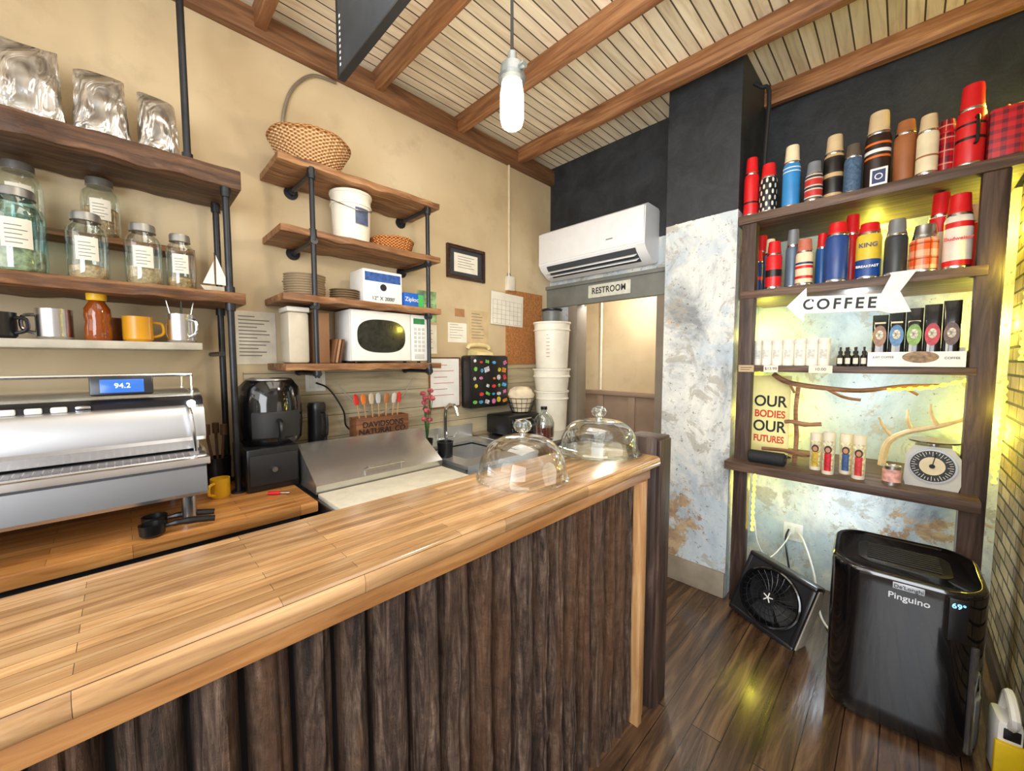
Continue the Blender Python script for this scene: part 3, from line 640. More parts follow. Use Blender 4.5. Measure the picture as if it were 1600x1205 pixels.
obj('grid_lines',g,GREYINK,e)
e=thing('picture_frame','dark wood frame around a certificate','picture',(-2.4495,1.935,2.25))
FR=wood('frame_wood',(30,18,14),(56,34,26),(80,52,40),'y',2,.4,.2)
obj('frame',G().box(0,.025,-.185,-.16,-.125,.125,.003).box(0,.025,.16,.185,-.125,.125,.003).box(0,.025,-.16,.16,.1,.125,.003).box(0,.025,-.16,.16,-.125,-.1,.003),FR,e)
obj('mat_board',G().box(0,.008,-.165,.165,-.105,.105),M((60,62,66),.5),e); obj('certificate',G().box(.008,.01,-.115,.115,-.07,.07),PAPER,e)
g=G()
for i in range(5): g.box(.01,.0106,-.08,.08-.03*(i%2),.045-i*.02,.049-i*.02)
obj('printed_lines',g,GREYINK,e)
e=thing('whiteboard','small whiteboard with thin brown frame and red notes','whiteboard',(-2.43,1.712,1.335))
obj('board',G().box(0,.008,-.13,.13,-.18,.18),WHITE,e); obj('frame',G().box(0,.014,-.14,-.13,-.19,.19,.002).box(0,.014,.13,.14,-.19,.19,.002).box(0,.014,-.13,.13,.18,.19,.002).box(0,.014,-.13,.13,-.19,-.18,.002),CR,e)
g=G()
for i in range(6): g.box(.008,.009,-.1,.02+.06*(i%2),.13-i*.045,.134-i*.045)
obj('handwriting',g,M((190,80,70),.6),e)
e=thing('sticker_cabinet','black metal cabinet covered in colourful stickers','cabinet',(-2.43,2.06,1.13))
obj('body',G().box(.0,.13,-.2,.2,0,.41,.02),BLK,e)
sc_=[(220,60,60),(240,200,60),(80,160,220),(240,240,240),(230,120,170),(120,190,90),(250,140,50),(200,200,210)]
k=0
for r_ in range(6):
    for q_ in range(6):
        k+=1
        if k%7==0: continue
        w,h=R.uniform(.014,.026),R.uniform(.011,.021); yy=-.155+.062*q_+R.uniform(-.008,.008); zz=.05+.062*r_+R.uniform(-.008,.008); o_=.0003*(k%5)
        if k%3: gg=G().lathe([(0,0),(w*.9,0),(w*.9,.0008),(0,.0008)],(.1302+o_,yy,zz),16,rot=(0,pi/2,0),sx=R.choice((.6,1)))
        else: gg=G().box(.1302+o_,.1308+o_,yy-w,yy+w,zz-h,zz+h,rot=(R.uniform(-.4,.4),0,0))
        obj('sticker',gg,M(sc_[(k*5)%8],.5,var=.5,vs=110),e)
e=thing('telephone','cream push-button telephone on the sticker cabinet','telephone',(-2.365,2.01,1.541))
CT=M((220,202,146),.4)
obj('base',G().prism([(-.06,0),(.06,0),(.06,.02),(-.05,.055)],'y',-.08,.08),CT,e); obj('handset',G().tube([(-.02,-.11,.05),(-.02,-.09,.075),(-.02,0,.085),(-.02,.09,.075),(-.02,.11,.05)],.016),CT,e)
def outlet(loc,face,label='white wall outlet with cover plate'):
    e=thing('wall_outlet',label,'outlet',loc,0 if face=='x' else -pi/2)
    obj('cover_plate',G().box(0,.006,-.055,.055,-.06,.06,.003),WHITE,e)
    obj('receptacle',G().box(.006,.009,-.035,-.01,-.04,.04,.002),M((225,225,215),.4),e); obj('receptacle',G().box(.006,.009,.01,.035,-.04,.04,.002),M((225,225,215),.4),e); return e
outlet((-2.43,.80,1.38),'x')
def cable(pts,r,mat,label,name='power_cable'):
    return solo(name,label,'cable',G().tube(pts,r,8,6),mat)
cable([(-2.42,.8,1.37),(-2.38,.86,1.33),(-2.36,.93,1.2),(-2.40,.96,1.1),(-2.38,1.02,1.04)],.005,BLK,'black power cable hanging from the outlet')
cable([(-2.425,.9,1.38),(-2.425,1.05,1.22),(-2.425,1.2,1.15),(-2.425,1.35,1.25),(-2.425,1.45,1.38)],.004,M((190,185,165),.5),'pale cable drooping along the plank backsplash')
cable([(-2.438,.675,2.5),(-2.438,.675,2.7),(-2.438,.69,2.86),(-2.438,.74,3.0),(-2.438,.84,3.11),(-2.438,.97,3.135)],.009,M((150,140,124),.4,.5),'flexible metal conduit curving up the wall','flexible_conduit')
e=thing('electrical_conduit','painted conduit pipe with junction box on the wall','conduit',(-2.437,2.40,2.1))
CP=M((215,200,165),.5)
obj('pipe',G().rod((0,0,.1),(0,0,1.05),.011),CP,e); obj('junction_box',G().box(-.012,.035,-.04,.04,0,.12,.004),M((225,218,200),.4),e)
obj('connector',G().cyl(.016,.12,.15),STEELD,e)
# ------------------------------------------------------------ pendant + hanging sign
e=thing('pendant_lamp','industrial jar pendant lamp with glowing frosted glass','lamp',(-1.06,1.06,2.35))
obj('cord',G().rod((0,0,.27),(0,0,.96),.006),MATTE,e)
obj('canopy',G().cyl(.05,.93,.959,bev=.006),M((140,140,138),.4,.8),e)
GF=M((142,148,150),.45,.8,var=.15)
obj('socket_housing',G().lathe([(0,.27),(.016,.27),(.018,.24),(.04,.225),(.045,.19),(.05,.185),(.05,.172),(.04,.168),(0,.168)]).rod((.03,0,.2),(.065,0,.2),.012),GF,e)
m,nt,b=base('lamp_glass'); zc=N(nt,'ShaderNodeSeparateXYZ',{0:OC(nt)}).outputs[2]
b.inputs['Base Color'].default_value=c(255,244,220); nt.links.new(RAMP(nt,MA(nt,'MULTIPLY',zc,5.8),[(.0,(1,.62,.3,1)),(.35,(1,.93,.75,1)),(.75,(1,.93,.75,1)),(1,(.6,.5,.35,1))]),b.inputs['Emission Color']); b.inputs['Emission Strength'].default_value=1.9
obj('glass_jar',G().lathe([(.036,.17),(.038,.15),(.043,.12),(.043,.04),(.036,.015),(.02,.003),(0,0)],n=48,fn=lambda a,z:.0016*math.sin(a*16)),m,e)
e=thing('hanging_sign','black chalkboard sign hanging from a ceiling beam','sign',(-1.30,.66,2.60))
obj('board',G().box(-.30,.28,-.012,.012,0,.60,.004),M((50,56,62),.6,var=.15),e)
obj('edge_trim',G().box(-.308,-.30,-.014,.014,-.006,.6).box(.28,.285,-.014,.014,-.006,.6).box(-.30,.28,-.014,.014,-.006,0),M((25,25,27),.5),e)
obj('hanger',G().rod((-.25,0,.6),(-.25,-.05,.70),.004),STEELD,e); obj('hanger',G().rod((.23,0,.6),(.23,-.05,.70),.004),STEELD,e)
g=G()
for i in range(9): g.box(-.283,-.275,-.0132,-.012,.03+i*.022,.04+i*.022)
obj('chalk_marks',g,WHITE,e)
# ------------------------------------------------------------ mini split
e=thing('wall_air_conditioner','white wall-mounted split air conditioner with open louver','air conditioner',(-1.87,2.97,2.24))
AW=M((240,242,244),.3,var=.02)
obj('casing',G().prism([(-.001,0.03),(-.001,.40),(-.02,.415),(-.19,.415),(-.225,.39),(-.235,.12),(-.20,.075),(-.12,.02),(-.05,0)],'x',-.52,.50),AW,e)
obj('front_panel',G().box(-.515,.495,-.242,-.232,.13,.39,.004),AW,e)
obj('vent_slot',G().prism([(-.205,.073),(-.228,.115),(-.10,.05),(-.12,.015)],'x',-.44,.42),M((60,64,70),.5),e)
obj('louver',G().box(-.44,.42,-.235,-.19,.045,.052,.002,rot=(.5,0,0)),AW,e); obj('louver',G().box(-.44,.42,-.20,-.15,.02,.027,.002,rot=(.5,0,0)),AW,e)
obj('brand_badge',G().box(.18,.24,-.2432,-.242,.2,.208),GREYINK,e); obj('intake_grille',G().box(-.48,.46,-.18,-.04,.414,.418),M((190,192,195),.5),e)
e=thing('restroom_sign','small white wooden sign reading RESTROOM over the doorway','sign',(-1.77,2.92,2.095))
obj('board',G().box(-.20,.20,-.012,0,-.055,.055,.004),M((215,215,200),.6,var=.12,vs=20),e)
text("RESTROOM",.072,(0,-.0135,0),'y',M((50,50,50),.6),e,sx=.82,bold=.0015,cs=1.08)
e=thing('wall_dispenser','grey cylindrical dispenser above the bucket stack','dispenser',(-2.17,2.66,1.828))
obj('body',G().cyl(.085,0,.10,bev=.01),M((100,104,104),.4),e); obj('lid',G().cyl(.09,.10,.115,bev=.004),BLK,e)
solo('electrical_conduit','thin conduit pipe running down the hallway wall','conduit',G().rod((0,0,0),(0,0,2.1),.014),M((240,232,212),.5),(-2.5,3.975,1.16))
# ------------------------------------------------------------ niche shelving
e=thing('shelving_unit','dark timber shelving unit built into the wall niche','shelf',(-.2,2.9,0))
obj('post',G().box(-.51,-.435,-.26,-.19,0,2.30,.005),POSTW,e); obj('post',G().box(.405,.485,-.26,-.19,0,2.30,.005),POSTW,e)
for z,x0,x1,y0,th in ((2.35,-.53,.53,-.27,.05),(1.91,-.51,.44,-.265,.045),(1.47,-.51,.43,-.265,.035),(.905,-.53,.46,-.38,.05)):
    g=G().box(x0,x1,y0,.295,z-th,z,.004)
    obj('shelf_board',g,SHELFD,e)
STONE=M((210,186,146),.45); CUPW=M((225,215,190),.4)
def thermos(loc,r,h,body,cup,label,band=None,handle=False,capf=.27,collar=STEEL,group='vintage thermoses on the top shelf',ha=None):
    e=thing('thermos',label,'thermos',loc,R.uniform(0,.3) if not handle else (-1.3 if ha is None else ha),group); hb=h*(1-capf)
    obj('body',G().lathe([(0,0),(r*.97,0),(r,.004),(r,hb*.9),(r*.9,hb*.97),(r*.8,hb),(0,hb)],n=30),body,e)
    obj('cup_lid',G().lathe([(r*.80,hb),(r*.86,hb+.003),(r*.86,hb+.012),(r*.82,hb+.016),(r*.74,h-.01),(r*.70,h),(0,h)],n=30),cup,e)
    obj('collar',G().lathe([(r*.9,hb*.965),(r*.93,hb*.98),(r*.88,hb+.004),(r*.8,hb+.004)],n=30),collar,e)
    obj('base_ring',G().lathe([(r*1.0,.0),(r*1.02,.002),(r*1.02,.012),(r*1.0,.014)],n=30),collar,e)
    if band:
        for z0,z1,mt in band: obj('stripe',G().lathe([(r*1.006,hb*z0),(r*1.006,hb*z1)],n=30),mt,e)
    if handle:
        obj('handle',G().tube([(r*.98,0,hb*.8),(r*1.35,0,hb*.78),(r*1.4,0,hb*.4),(r*.98,0,hb*.36)],.006),BLK,e)
    return e
REDPL=pattern('plaid',(200,30,36),(60,24,44),(235,190,160),7,110); ORPL=pattern('plaid',(232,92,30),(240,200,170),(120,30,20),6,90)
ORG=M((226,112,40),.4); GRY=M((130,136,142),.4,.3); DGR=M((58,62,66),.4,.2); LBL=M((96,130,170),.4); DENIM=M((70,98,126),.6,var=.3,vs=80); BRN=M((158,96,54),.5); CRM=M((230,216,180),.45)
z=2.352
thermos((-.685,2.70,z),.038,.34,RED,RED,'tall red thermos at the shelf end',band=[(.3,.34,BLK)])
thermos((-.60,2.71,z),.044,.28,pattern('dots',(30,30,32),(225,220,205),n1=9,n2=95),RED,'black thermos with white polka dots and red cup')
thermos((-.49,2.71,z),.042,.34,M((52,136,200),.35),CRM,'bright blue thermos with cream cup',band=[(.78,.8,WHITE),(.86,.88,WHITE)])
thermos((-.385,2.69,z),.040,.21,pattern('stripes',(190,50,45),(215,205,185),(50,50,52),n2=110),GRY,'short red and white striped thermos',capf=.3)
thermos((-.31,2.75,z),.044,.34,pattern('stripes',(34,30,30),(50,40,38),(200,170,120),n2=60),STONE,'black banded thermos with tan cup')
thermos((-.228,2.71,z),.036,.25,DENIM,M((90,80,70),.4),'denim blue thermos with brown cup',capf=.25)
thermos((-.138,2.74,z),.05,.38,M((48,34,30),.35),STONE,'large dark brown thermos with orange stripes',band=[(.55,.59,ORG),(.64,.70,WHITE),(.78,.82,ORG)])
thermos((-.04,2.74,z),.042,.30,BRN,BRN,'tan leather-covered thermos with matching cup',capf=.2)
thermos((.035,2.68,z),.037,.27,CRM,STONE,'cream thermos with tan cup',band=[(.4,.44,BRN)])
thermos((.095,2.75,z),.036,.25,REDPL,REDPL,'red tartan plaid thermos beside the cream one',capf=.22,collar=RED)
thermos((.165,2.70,z),.045,.35,RED,RED,'tall bright red thermos with handle',band=[(.45,.5,BLK),(.7,.74,BLK)],handle=True,capf=.3)
e=thing('lunch_box','red tartan plaid metal lunch box','lunch box',(.27,2.77,z))
m,nt,b=base('plaid_box'); v=OC(nt); s=N(nt,'ShaderNodeSeparateXYZ',{0:v})
s1=MA(nt,'GREATER_THAN',MA(nt,'SINE',MA(nt,'MULTIPLY',MA(nt,'ADD',s.outputs[0],s.outputs[1]),170)),.2); s2=MA(nt,'GREATER_THAN',MA(nt,'SINE',MA(nt,'MULTIPLY',s.outputs[2],170)),.2)
nt.links.new(MIX(nt,MA(nt,'MULTIPLY',MA(nt,'ADD',s1,s2),.42),c(205,32,40),c(60,24,44)),b.inputs['Base Color'])
obj('tin',G().box(-.055,.045,-.09,.09,0,.22,.012),m,e); obj('handle',G().tube([(0,-.04,.218),(0,-.03,.24),(0,.03,.24),(0,.04,.218)],.005),RED,e)
e=thing('small_sign','small white and blue emblem sign on shelf edge','sign',(-.125,2.65,z))
obj('plaque',G().box(-.032,.032,-.003,.003,0,.085,.0025),WHITE,e); obj('emblem',G().box(-.024,.024,-.0042,-.003,.012,.074),NAVY,e)
obj('emblem_ring',G().lathe([(.011,0),(.015,0),(.015,.001),(.011,.001)],(0,-.0042,.043),18,rot=(pi/2,0,0)),WHITE,e)
z=1.912; gp='vintage thermoses on the second shelf'
thermos((-.655,2.765,z),.035,.25,NAVY,RED,'navy thermos with red cup',band=[(.4,.5,RED)],group=gp)
thermos((-.655,2.86,z),.036,.36,M((156,40,40),.4),RED,'red thermos behind the navy one',group=gp)
thermos((-.60,2.82,z),.030,.32,LBL,CRM,'pale blue thermos with cream cup',group=gp)
thermos((-.555,2.70,z),.040,.27,RED,RED,'red thermos with dark label band',band=[(.35,.55,BLK)],group=gp)
thermos((-.475,2.75,z),.034,.33,M((100,118,138),.4,.3),GRY,'steel grey-blue thermos with grey cup',group=gp)
thermos((-.41,2.69,z),.040,.25,CRM,M((190,110,90),.4),'cream thermos with red and navy stripes',band=[(.5,.58,RED),(.62,.68,NAVY),(.2,.28,RED)],group=gp)
thermos((-.345,2.79,z),.03,.29,BLUE,RED,'slim blue thermos with red cup',group=gp)
thermos((-.275,2.71,z),.05,.31,M((38,72,140),.35),RED,'wide blue thermos with red cup',group=gp,capf=.2)
thermos((-.225,2.83,z),.036,.37,RED,RED,'tall red thermos behind the blue one',group=gp)
e=thermos((-.15,2.72,z),.050,.28,M((236,200,60),.4),RED,'yellow and blue printed thermos with red cup',band=[(.0,.42,M((30,74,150),.4))],group=gp,capf=.18)
e.rotation_euler=(0,0,0)
text("KING",.03,(0,-.0515,.165),'y',NAVY,e,bold=.0006); text("BREAKFAST",.0165,(0,-.0515,.06),'y',WHITE,e,bold=.0004)
thermos((-.05,2.70,z),.042,.27,DGR,GRY,'dark grey hammertone thermos',group=gp)
thermos((.045,2.70,z),.050,.22,ORPL,STEELD,'short orange plaid thermos with steel cup',group=gp)
thermos((.095,2.80,z),.040,.38,M((222,208,190),.4),RED,'tall white and red thermos behind the plaid one',group=gp,band=[(.7,.95,RED)])
e=thermos((.15,2.70,z),.046,.33,M((232,226,214),.35),RED,'white thermos with red script and red cup',band=[(.0,.15,RED),(.75,.85,RED)],group=gp)
e.rotation_euler=(0,0,0)
text("Budweiser",.021,(0,-.0475,.13),'y',RED,e,bold=.0005)
thermos((.215,2.80,z),.036,.30,RED,CRM,'red thermos against the post',group=gp)
e=thing('arrow_sign','white metal arrow sign reading COFFEE on the shelf edge','sign',(-.465,2.60,1.722),rot=(0,.06,0))
pp=[(1230,468),(1262,439),(1264,453),(1382,453),(1394,424),(1427,422),(1408,451),(1427,480),(1400,482),(1382,478),(1264,480),(1264,494)]
obj('plate',G().prism([((u-1232)/193*.475,.225-(v-422)/68*.225) for u,v in pp],'y',-.004,.004),M((228,236,232),.45,var=.08,vs=25),e)
text("COFFEE",.074,(.212,-.0055,.078),'y',INK,e,bold=.0018,sx=.9,cs=1.36)
obj('fixing_screw',G().rod((.1,-.007,.1),(.1,.03,.1),.004),STEEL,e); obj('fixing_screw',G().rod((.36,-.007,.08),(.36,.03,.08),.004),STEEL,e)
z=1.471; gp='white candle tins in a row'
for i in range(8):
    x=-.678+i*.0535
    if i==0:
        e0=thing('white_canister','white cylindrical canister with pale printed label','canister',(x,2.74,z),group=gp)
        obj('body',G().lathe([(0,0),(.024,0),(.0262,.003),(.0262,.118),(.025,.12),(.025,.123),(.0262,.125),(.0262,.146),(.023,.15),(0,.15)]),M((240,237,226),.5,var=.03),e0)
        obj('printed_label',G().lathe([(.0265,.04),(.0265,.09)],n=8,a0=-2.2,a1=-1.0),M((214,214,206),.5,var=.15,vs=90),e0)
    else: dup(e0,(x,2.69+R.uniform(-.004,.004)+(.05 if i==1 else 0),z),rz=0)
gp='small dropper bottles in a row'
for i in range(4):
    x=-.235+i*.031
    if i==0:
        e0=thing('dropper_bottle','small black dropper bottle with white label','bottle',(x,2.68,z),group=gp)
        obj('bottle',G().lathe([(0,0),(.014,0),(.015,.003),(.015,.05),(.007,.062),(.007,.07)],n=18),BLK,e0); obj('dropper_cap',G().lathe([(.009,.064),(.009,.078),(.004,.08),(.005,.098),(0,.1)],n=14),MATTE,e0)
        obj('paper_label',G().lathe([(.0155,.012),(.0155,.042)],n=8,a0=-2.3,a1=-.9),PAPER,e0)
    else: dup(e0,(x,2.68,z))
dup(e0,(-.215,2.73,z)); dup(e0,(-.18,2.73,z))
e=thing('display_tray','white cardboard display tray holding coffee pouches','display box',(.035,2.70,z))
obj('tray',G().box(-.165,.165,-.07,-.066,0,.07).box(-.165,.165,.05,.054,0,.09).box(-.165,-.161,-.07,.05,0,.07).box(.161,.165,-.07,.05,0,.07).box(-.161,.161,-.066,.05,0,.004),WHITE,e)
obj('printed_panel',G().lathe([(0,0),(.03,0),(.03,.001),(0,.001)],(.02,-.0705,.045),24,rot=(pi/2,0,0),sx=2.0,sy=.9),M((150,120,84),.5,var=.4,vs=60),e)
text("JUST COFFEE",.013,(-.105,-.0715,.045),'y',INK,e)
text("COFFEE",.014,(.12,-.0715,.04),'y',INK,e)
pc=[(150,110,80),(80,130,180),(130,170,80),(190,45,60),(110,84,74)]
for i in range(5):
    hh=.25+.012*i
    e=thing('coffee_pouch',['brown','blue','green','red','grey'][i]+'-labelled black coffee pouch standing in the display tray','pouch',(-.089+i*.060,2.71,z+.006),group='black coffee pouches in the display tray')
    def f(u,v,hh=hh):
        a=u*2*pi; ca,sa=math.cos(a),math.sin(a); return (.029*math.copysign(abs(ca)**.5,ca),(.024*(1-v**2)+.003)*math.copysign(abs(sa)**.6,sa),hh*v)
    g=G().grid(f,24,12); bmesh.ops.remove_doubles(g.bm,verts=g.bm.verts[:],dist=.0005); bmesh.ops.holes_fill(g.bm,edges=g.bm.edges[:])
    obj('pouch',g,GB,e)
    obj('oval_label',G().lathe([(0,0),(.025,0),(.025,.0015),(0,.0015)],(0,-.0238,.145),24,rot=(pi/2,0,0),sy=2.1),M(pc[i],.45,var=.3,vs=60),e)
    obj('printed_portrait',G().lathe([(0,0),(.014,.0),(.014,.001),(0,.001)],(0,-.0256,.15),16,rot=(pi/2,0,0),sy=1.6),M((214,204,184),.5,var=.5,vs=90),e)
    obj('printed_title',G().box(-.020,.020,-.0125,-.009,.206,.214),CRM,e)
for u0,u1,lb,tx in ((-.70,-.62,'brown handwritten tag on the shelf edge',None),(-.57,-.50,'white price tag on the shelf edge','$13.99'),(-.36,-.26,'white price tag pinned to the shelf edge','10.00')):
    e=thing('price_tag',lb,'tag',((u0+u1)/2,2.634,1.453)); w=(u1-u0)/2
    obj('card',G().box(-w,w,-.002,0,-.02,.02),PAPER if tx else M((190,165,130),.6),e)
    if tx: text(tx,.022,(0,-.0025,0),'y',INK,e)
    else:
        gg=G().box(-.03,.03,-.0026,-.002,.004,.007).box(-.03,.02,-.0026,-.002,-.008,-.005); obj('handwriting',gg,INK,e)
# fourth shelf
z=.906
e=thing('paper_poster','cream and yellow poster with bold orange and black lettering','poster',(-.575,2.87,z),rot=(-.05,0,0))
obj('sheet',G().box(-.11,.10,-.002,0,0,.50),M((255,244,170),.6,var=.04),e)
for i,(t,cl,szz,sx_) in enumerate((("OUR",INK,.096,.86),("BODIES",M((215,60,30),.5),.062,.80),("OUR",INK,.096,.86),("FUTURES",M((215,60,30),.5),.058,.70))):
    text(t,szz,(-.006,-.0035,.335-i*.079),'y',cl,e,bold=.0016,sx=sx_)
e=thing('bluetooth_speaker','black cylindrical portable speaker lying on the shelf','speaker',(-.53,2.60,z+.037))
obj('body',G().lathe([(0,-.09),(.03,-.09),(.036,-.082),(.037,.082),(.03,.09),(0,.09)],rot=(0,pi/2,0)),M((30,32,36),.7,var=.3,vs=200,bump=.5),e)
obj('end_cap',G().lathe([(0,.09),(.02,.09),(.02,.094),(0,.094)],rot=(0,pi/2,0)),BLK,e)
obj('carry_loop',G().tube([(.085,0,.03),(.1,-.02,.03),(.115,-.01,.02),(.09,.01,.015)],.003),BLK,e)
e=thing('driftwood_rack','rustic two-tier driftwood rack on the lower shelf','rack',(-.425,2.76,z))
DW=wood('driftwood',(100,66,44),(154,110,76),(190,150,112),'x',1.5,.7,.5)
obj('upright',G().tube([(-.0,0,0),(.006,0,.15),(-.004,0,.3),(.004,0,.44)],.011),DW,e)
for zz,x0,x1 in ((.06,-.16,.10),(.235,-.05,.12)): obj('tier',G().tube([(x0,-.02,zz),(x0*.3,-.025,zz+.006),(x1*.4,-.025,zz-.004),(x1,-.02,zz+.006)],[.011,.014,.011]),DW,e)
solo('tree_branch','bare driftwood branch hanging below the shelf','branch',G().tube([(-.35,0,-.0),(-.27,0,-.05),(-.1,.01,-.075),(.05,0,-.08),(.2,0,-.05),(.33,0,-.04)],[.015,.014,.013,.012,.010,.008]).tube([(-.1,0,-.075),(-.02,0,-.12),(.05,0,-.13)],.008).tube([(-.27,0,-.05),(-.24,0,-.11)],.007).tube([(.2,0,-.05),(.26,0,-.09)],.006),DW,(-.2,2.78,1.42))
for i,(x,yy,cl,h,lb) in enumerate([(-.315,2.66,(200,170,60),.20,'glass prayer candle with gold figure label'),(-.255,2.60,(200,30,40),.22,'glass prayer candle with red robed figure label'),(-.19,2.67,(60,90,140),.21,'glass prayer candle with blue figure label'),(-.135,2.60,(205,60,60),.22,'glass prayer candle with red flowered figure label')]):
    e=thing('prayer_candle',lb,'candle',(x,yy,z),group='prayer candles on the lower shelf')
    obj('glass',G().lathe([(0,0),(.024,0),(.026,.004),(.026,h),(.024,h),(.024,.006),(0,.006)]),M((236,226,205),.25,var=.05),e)
    obj('label_wrap',G().lathe([(.0265,.02),(.0265,h*.8)],n=12,a0=-2.6,a1=-.5),M((236,214,180),.4,var=.4,vs=60),e)
    obj('printed_robe',G().lathe([(.0272,.02),(.0272,h*.52)],n=8,a0=-2.1,a1=-1.0),M(cl,.4,var=.3,vs=60),e)
    obj('printed_hair',G().lathe([(0,0),(.016,0),(.016,.001),(0,.001)],(0,-.0263,h*.6),14,rot=(pi/2,0,0),sy=1.3),M((60,34,24),.5),e)
    obj('printed_head',G().lathe([(0,0),(.010,0),(.010,.001),(0,.001)],(0,-.0275,h*.59),14,rot=(pi/2,0,0),sy=1.3),M((200,142,105),.5),e)
e=thing('kitchen_scale','vintage dial kitchen scale with dark ring','scale',(.12,2.70,z),-.05)
obj('body',G().prism([(-.085,0),(.085,0),(.092,.03),(.088,.15),(.06,.195),(-.06,.195),(-.088,.15),(-.092,.03)],'y',-.06,.06),M((196,196,190),.35,var=.06),e)
d=obj('dial',G().lathe([(0,0),(.074,0),(.074,.004),(0,.004)],(0,-.06,.105),36,rot=(pi/2,0,0)),M((44,46,48),.3),e)
obj('bezel',G().lathe([(.072,0),(.08,0),(.08,.008),(.072,.008)],(0,-.06,.105),36,rot=(pi/2,0,0)),STEELD,e)
g=G()
for i in range(36):
    a=i*pi/18; l=.056 if i%3 else .048
    g.rod((l*math.cos(a),-.0655,.105+l*math.sin(a)),(.068*math.cos(a),-.0655,.105+.068*math.sin(a)),.0012,5)
obj('dial_marks',g,WHITE,d); obj('dial_center',G().lathe([(0,0),(.042,0),(.042,.002),(0,.002)],(0,-.0635,.105),30,rot=(pi/2,0,0)),CRM,d)
obj('pointer',G().rod((0,-.068,.105),(.01,-.068,.165),.0018,6).rod((0,-.064,.105),(0,-.071,.105),.010),INK,d)
obj('pan',G().lathe([(0,.195),(.02,.195),(.02,.205),(.085,.211),(.09,.219),(.08,.219),(0,.213)]),STEEL,e)
e=thing('sugar_tin','small tin can with pink label','tin',(-.015,2.60,z))
obj('tin',G().lathe([(0,0),(.034,0),(.034,.09),(.032,.09),(.03,.086),(0,.086)]),STEEL,e); obj('paper_label',G().lathe([(.0345,.015),(.0345,.075)],n=14,a0=-2.9,a1=-.2),M((225,170,160),.5,var=.3,vs=40),e)
ANT=M((216,194,156),.5,var=.15,vs=20)
e=thing('deer_antler','pair of pale deer antlers propped above the scale','antler',(.08,2.96,z+.014))
obj('beam',G().tube([(-.14,0,.0),(-.12,0,.13),(-.05,-.02,.20),(.05,-.03,.24),(.16,-.02,.30),(.2,0,.38)],[.017,.016,.014,.012,.009,.006]),ANT,e)
for a,b_ in (((-.10,0,.16),(-.16,-.02,.27)),((-.03,-.02,.21),(-.05,-.02,.32)),((.06,-.03,.245),(.03,-.04,.36)),((.14,-.02,.29),(.22,-.04,.29))): obj('tine',G().tube([a,((a[0]+b_[0])/2-.01,a[1]-.01,(a[2]+b_[2])/2),b_],[.010,.008,.005]),ANT,e)
LED=M((255,240,80),.4,em=(255,230,40),es=9,var=0)
def led(pts,label):
    P=[Vector(p)-Vector(pts[0]) for p in pts]; Q=[P[0]]
    for a,b_ in zip(P,P[1:]):
        n=max(2,int((b_-a).length/.009))
        Q+=[a.lerp(b_,i/n) for i in range(1,n+1)]
    solo('led_strip',label,'light strip',G().tube(Q,lambda i:.009 if i%4<2 else .0035,8,0),LED,pts[0])
led([(.370,2.82,1.5),(.370,2.82,2.0),(.370,2.82,2.45),(.370,2.82,2.75)],'yellow glowing light strip up the brick wall')
led([(-.615,2.72,.45),(-.615,2.72,.65),(-.615,2.74,.84)],'short yellow light strip below the lowest shelf')
led([(-.05,2.75,1.35),(.1,2.75,1.37),(.26,2.75,1.425)],'yellow light strip sagging below the shelf')
led([(-.715,3.19,.96),(-.715,3.19,1.2),(-.715,3.19,1.42)],'yellow light strip running up the niche corner')
led([(-.30,3.19,2.2),(-.15,3.19,2.26),(.0,3.19,2.24)],'yellow light strip behind the thermoses')
led([(.33,2.9,.92),(.34,2.9,1.2),(.34,2.9,1.42)],'yellow light strip inside the niche beside brick')
e=thing('electrical_conduit','black cable conduit rising along the niche corner','conduit',(-.66,2.82,2.352)); obj('pipe',G().tube([(0,0,0),(.01,0,.4),(.02,0,.75),(-.02,0,.80),(-.06,.0,.84)],.012),MATTE,e)
outlet((-.48,3.2,.33),'y')
cable([(-.5,3.17,.35),(-.5,3.08,.3),(-.45,2.98,.12),(-.4,2.9,.02),(-.35,2.8,.012)],.006,BLK,'black power cord from the niche outlet')
cable([(-.45,3.17,.34),(-.40,3.05,.34),(-.33,2.95,.2),(-.28,2.85,.012),(-.22,2.7,.012)],.006,WHITE,'white power cord trailing to the floor')
cable([(-.615,2.77,.5),(-.6,2.8,.35),(-.55,2.85,.25),(-.5,3.0,.3),(-.49,3.17,.33)],.004,WHITE,'thin white cord hanging from light strip')
# fan
e=thing('box_fan','black floor fan with round grille in a tilted grey-sided box','fan',(-.51,2.44,.012),rot=(-.34,.14,-.34))
FB=M((28,28,30),.3,var=.1)
g=G().box(-.18,.18,.0,.10,0,.035,.012).box(-.18,.18,0,.10,.335,.37,.012).box(-.18,-.15,0,.10,.02,.35,.012).box(.15,.18,0,.10,.02,.35,.012)
for sx_,sz_ in ((-1,-1),(-1,1),(1,-1),(1,1)):
    pts=[(sx_*.155,.185+sz_*.155)]+[(sx_*.158*math.cos(t*pi/12),.185+sz_*.158*math.sin(t*pi/12)) for t in range(7)]
    g.prism(pts,'y',.002,.09)
obj('frame',g,FB,e)
obj('grille_ring',G().tube([(.15*math.cos(t*pi/12),-.004,.185+.15*math.sin(t*pi/12)) for t in range(24)],.010,8,2,closed=True),GB,e)
g=G()
for r in (.06,.09,.12): g.tube([(r*math.cos(t*pi/12),-.008,.185+r*math.sin(t*pi/12)) for t in range(24)],.002,6,1,closed=True)
for t in range(24):
    a=t*pi/12; g.tube([(.03*math.cos(a),-.008,.185+.03*math.sin(a)),(.09*math.cos(a+.12),-.010,.185+.09*math.sin(a+.12)),(.150*math.cos(a+.3),-.004,.185+.150*math.sin(a+.3))],.0018,5,3)
obj('grille',g,M((34,36,40),.3),e)
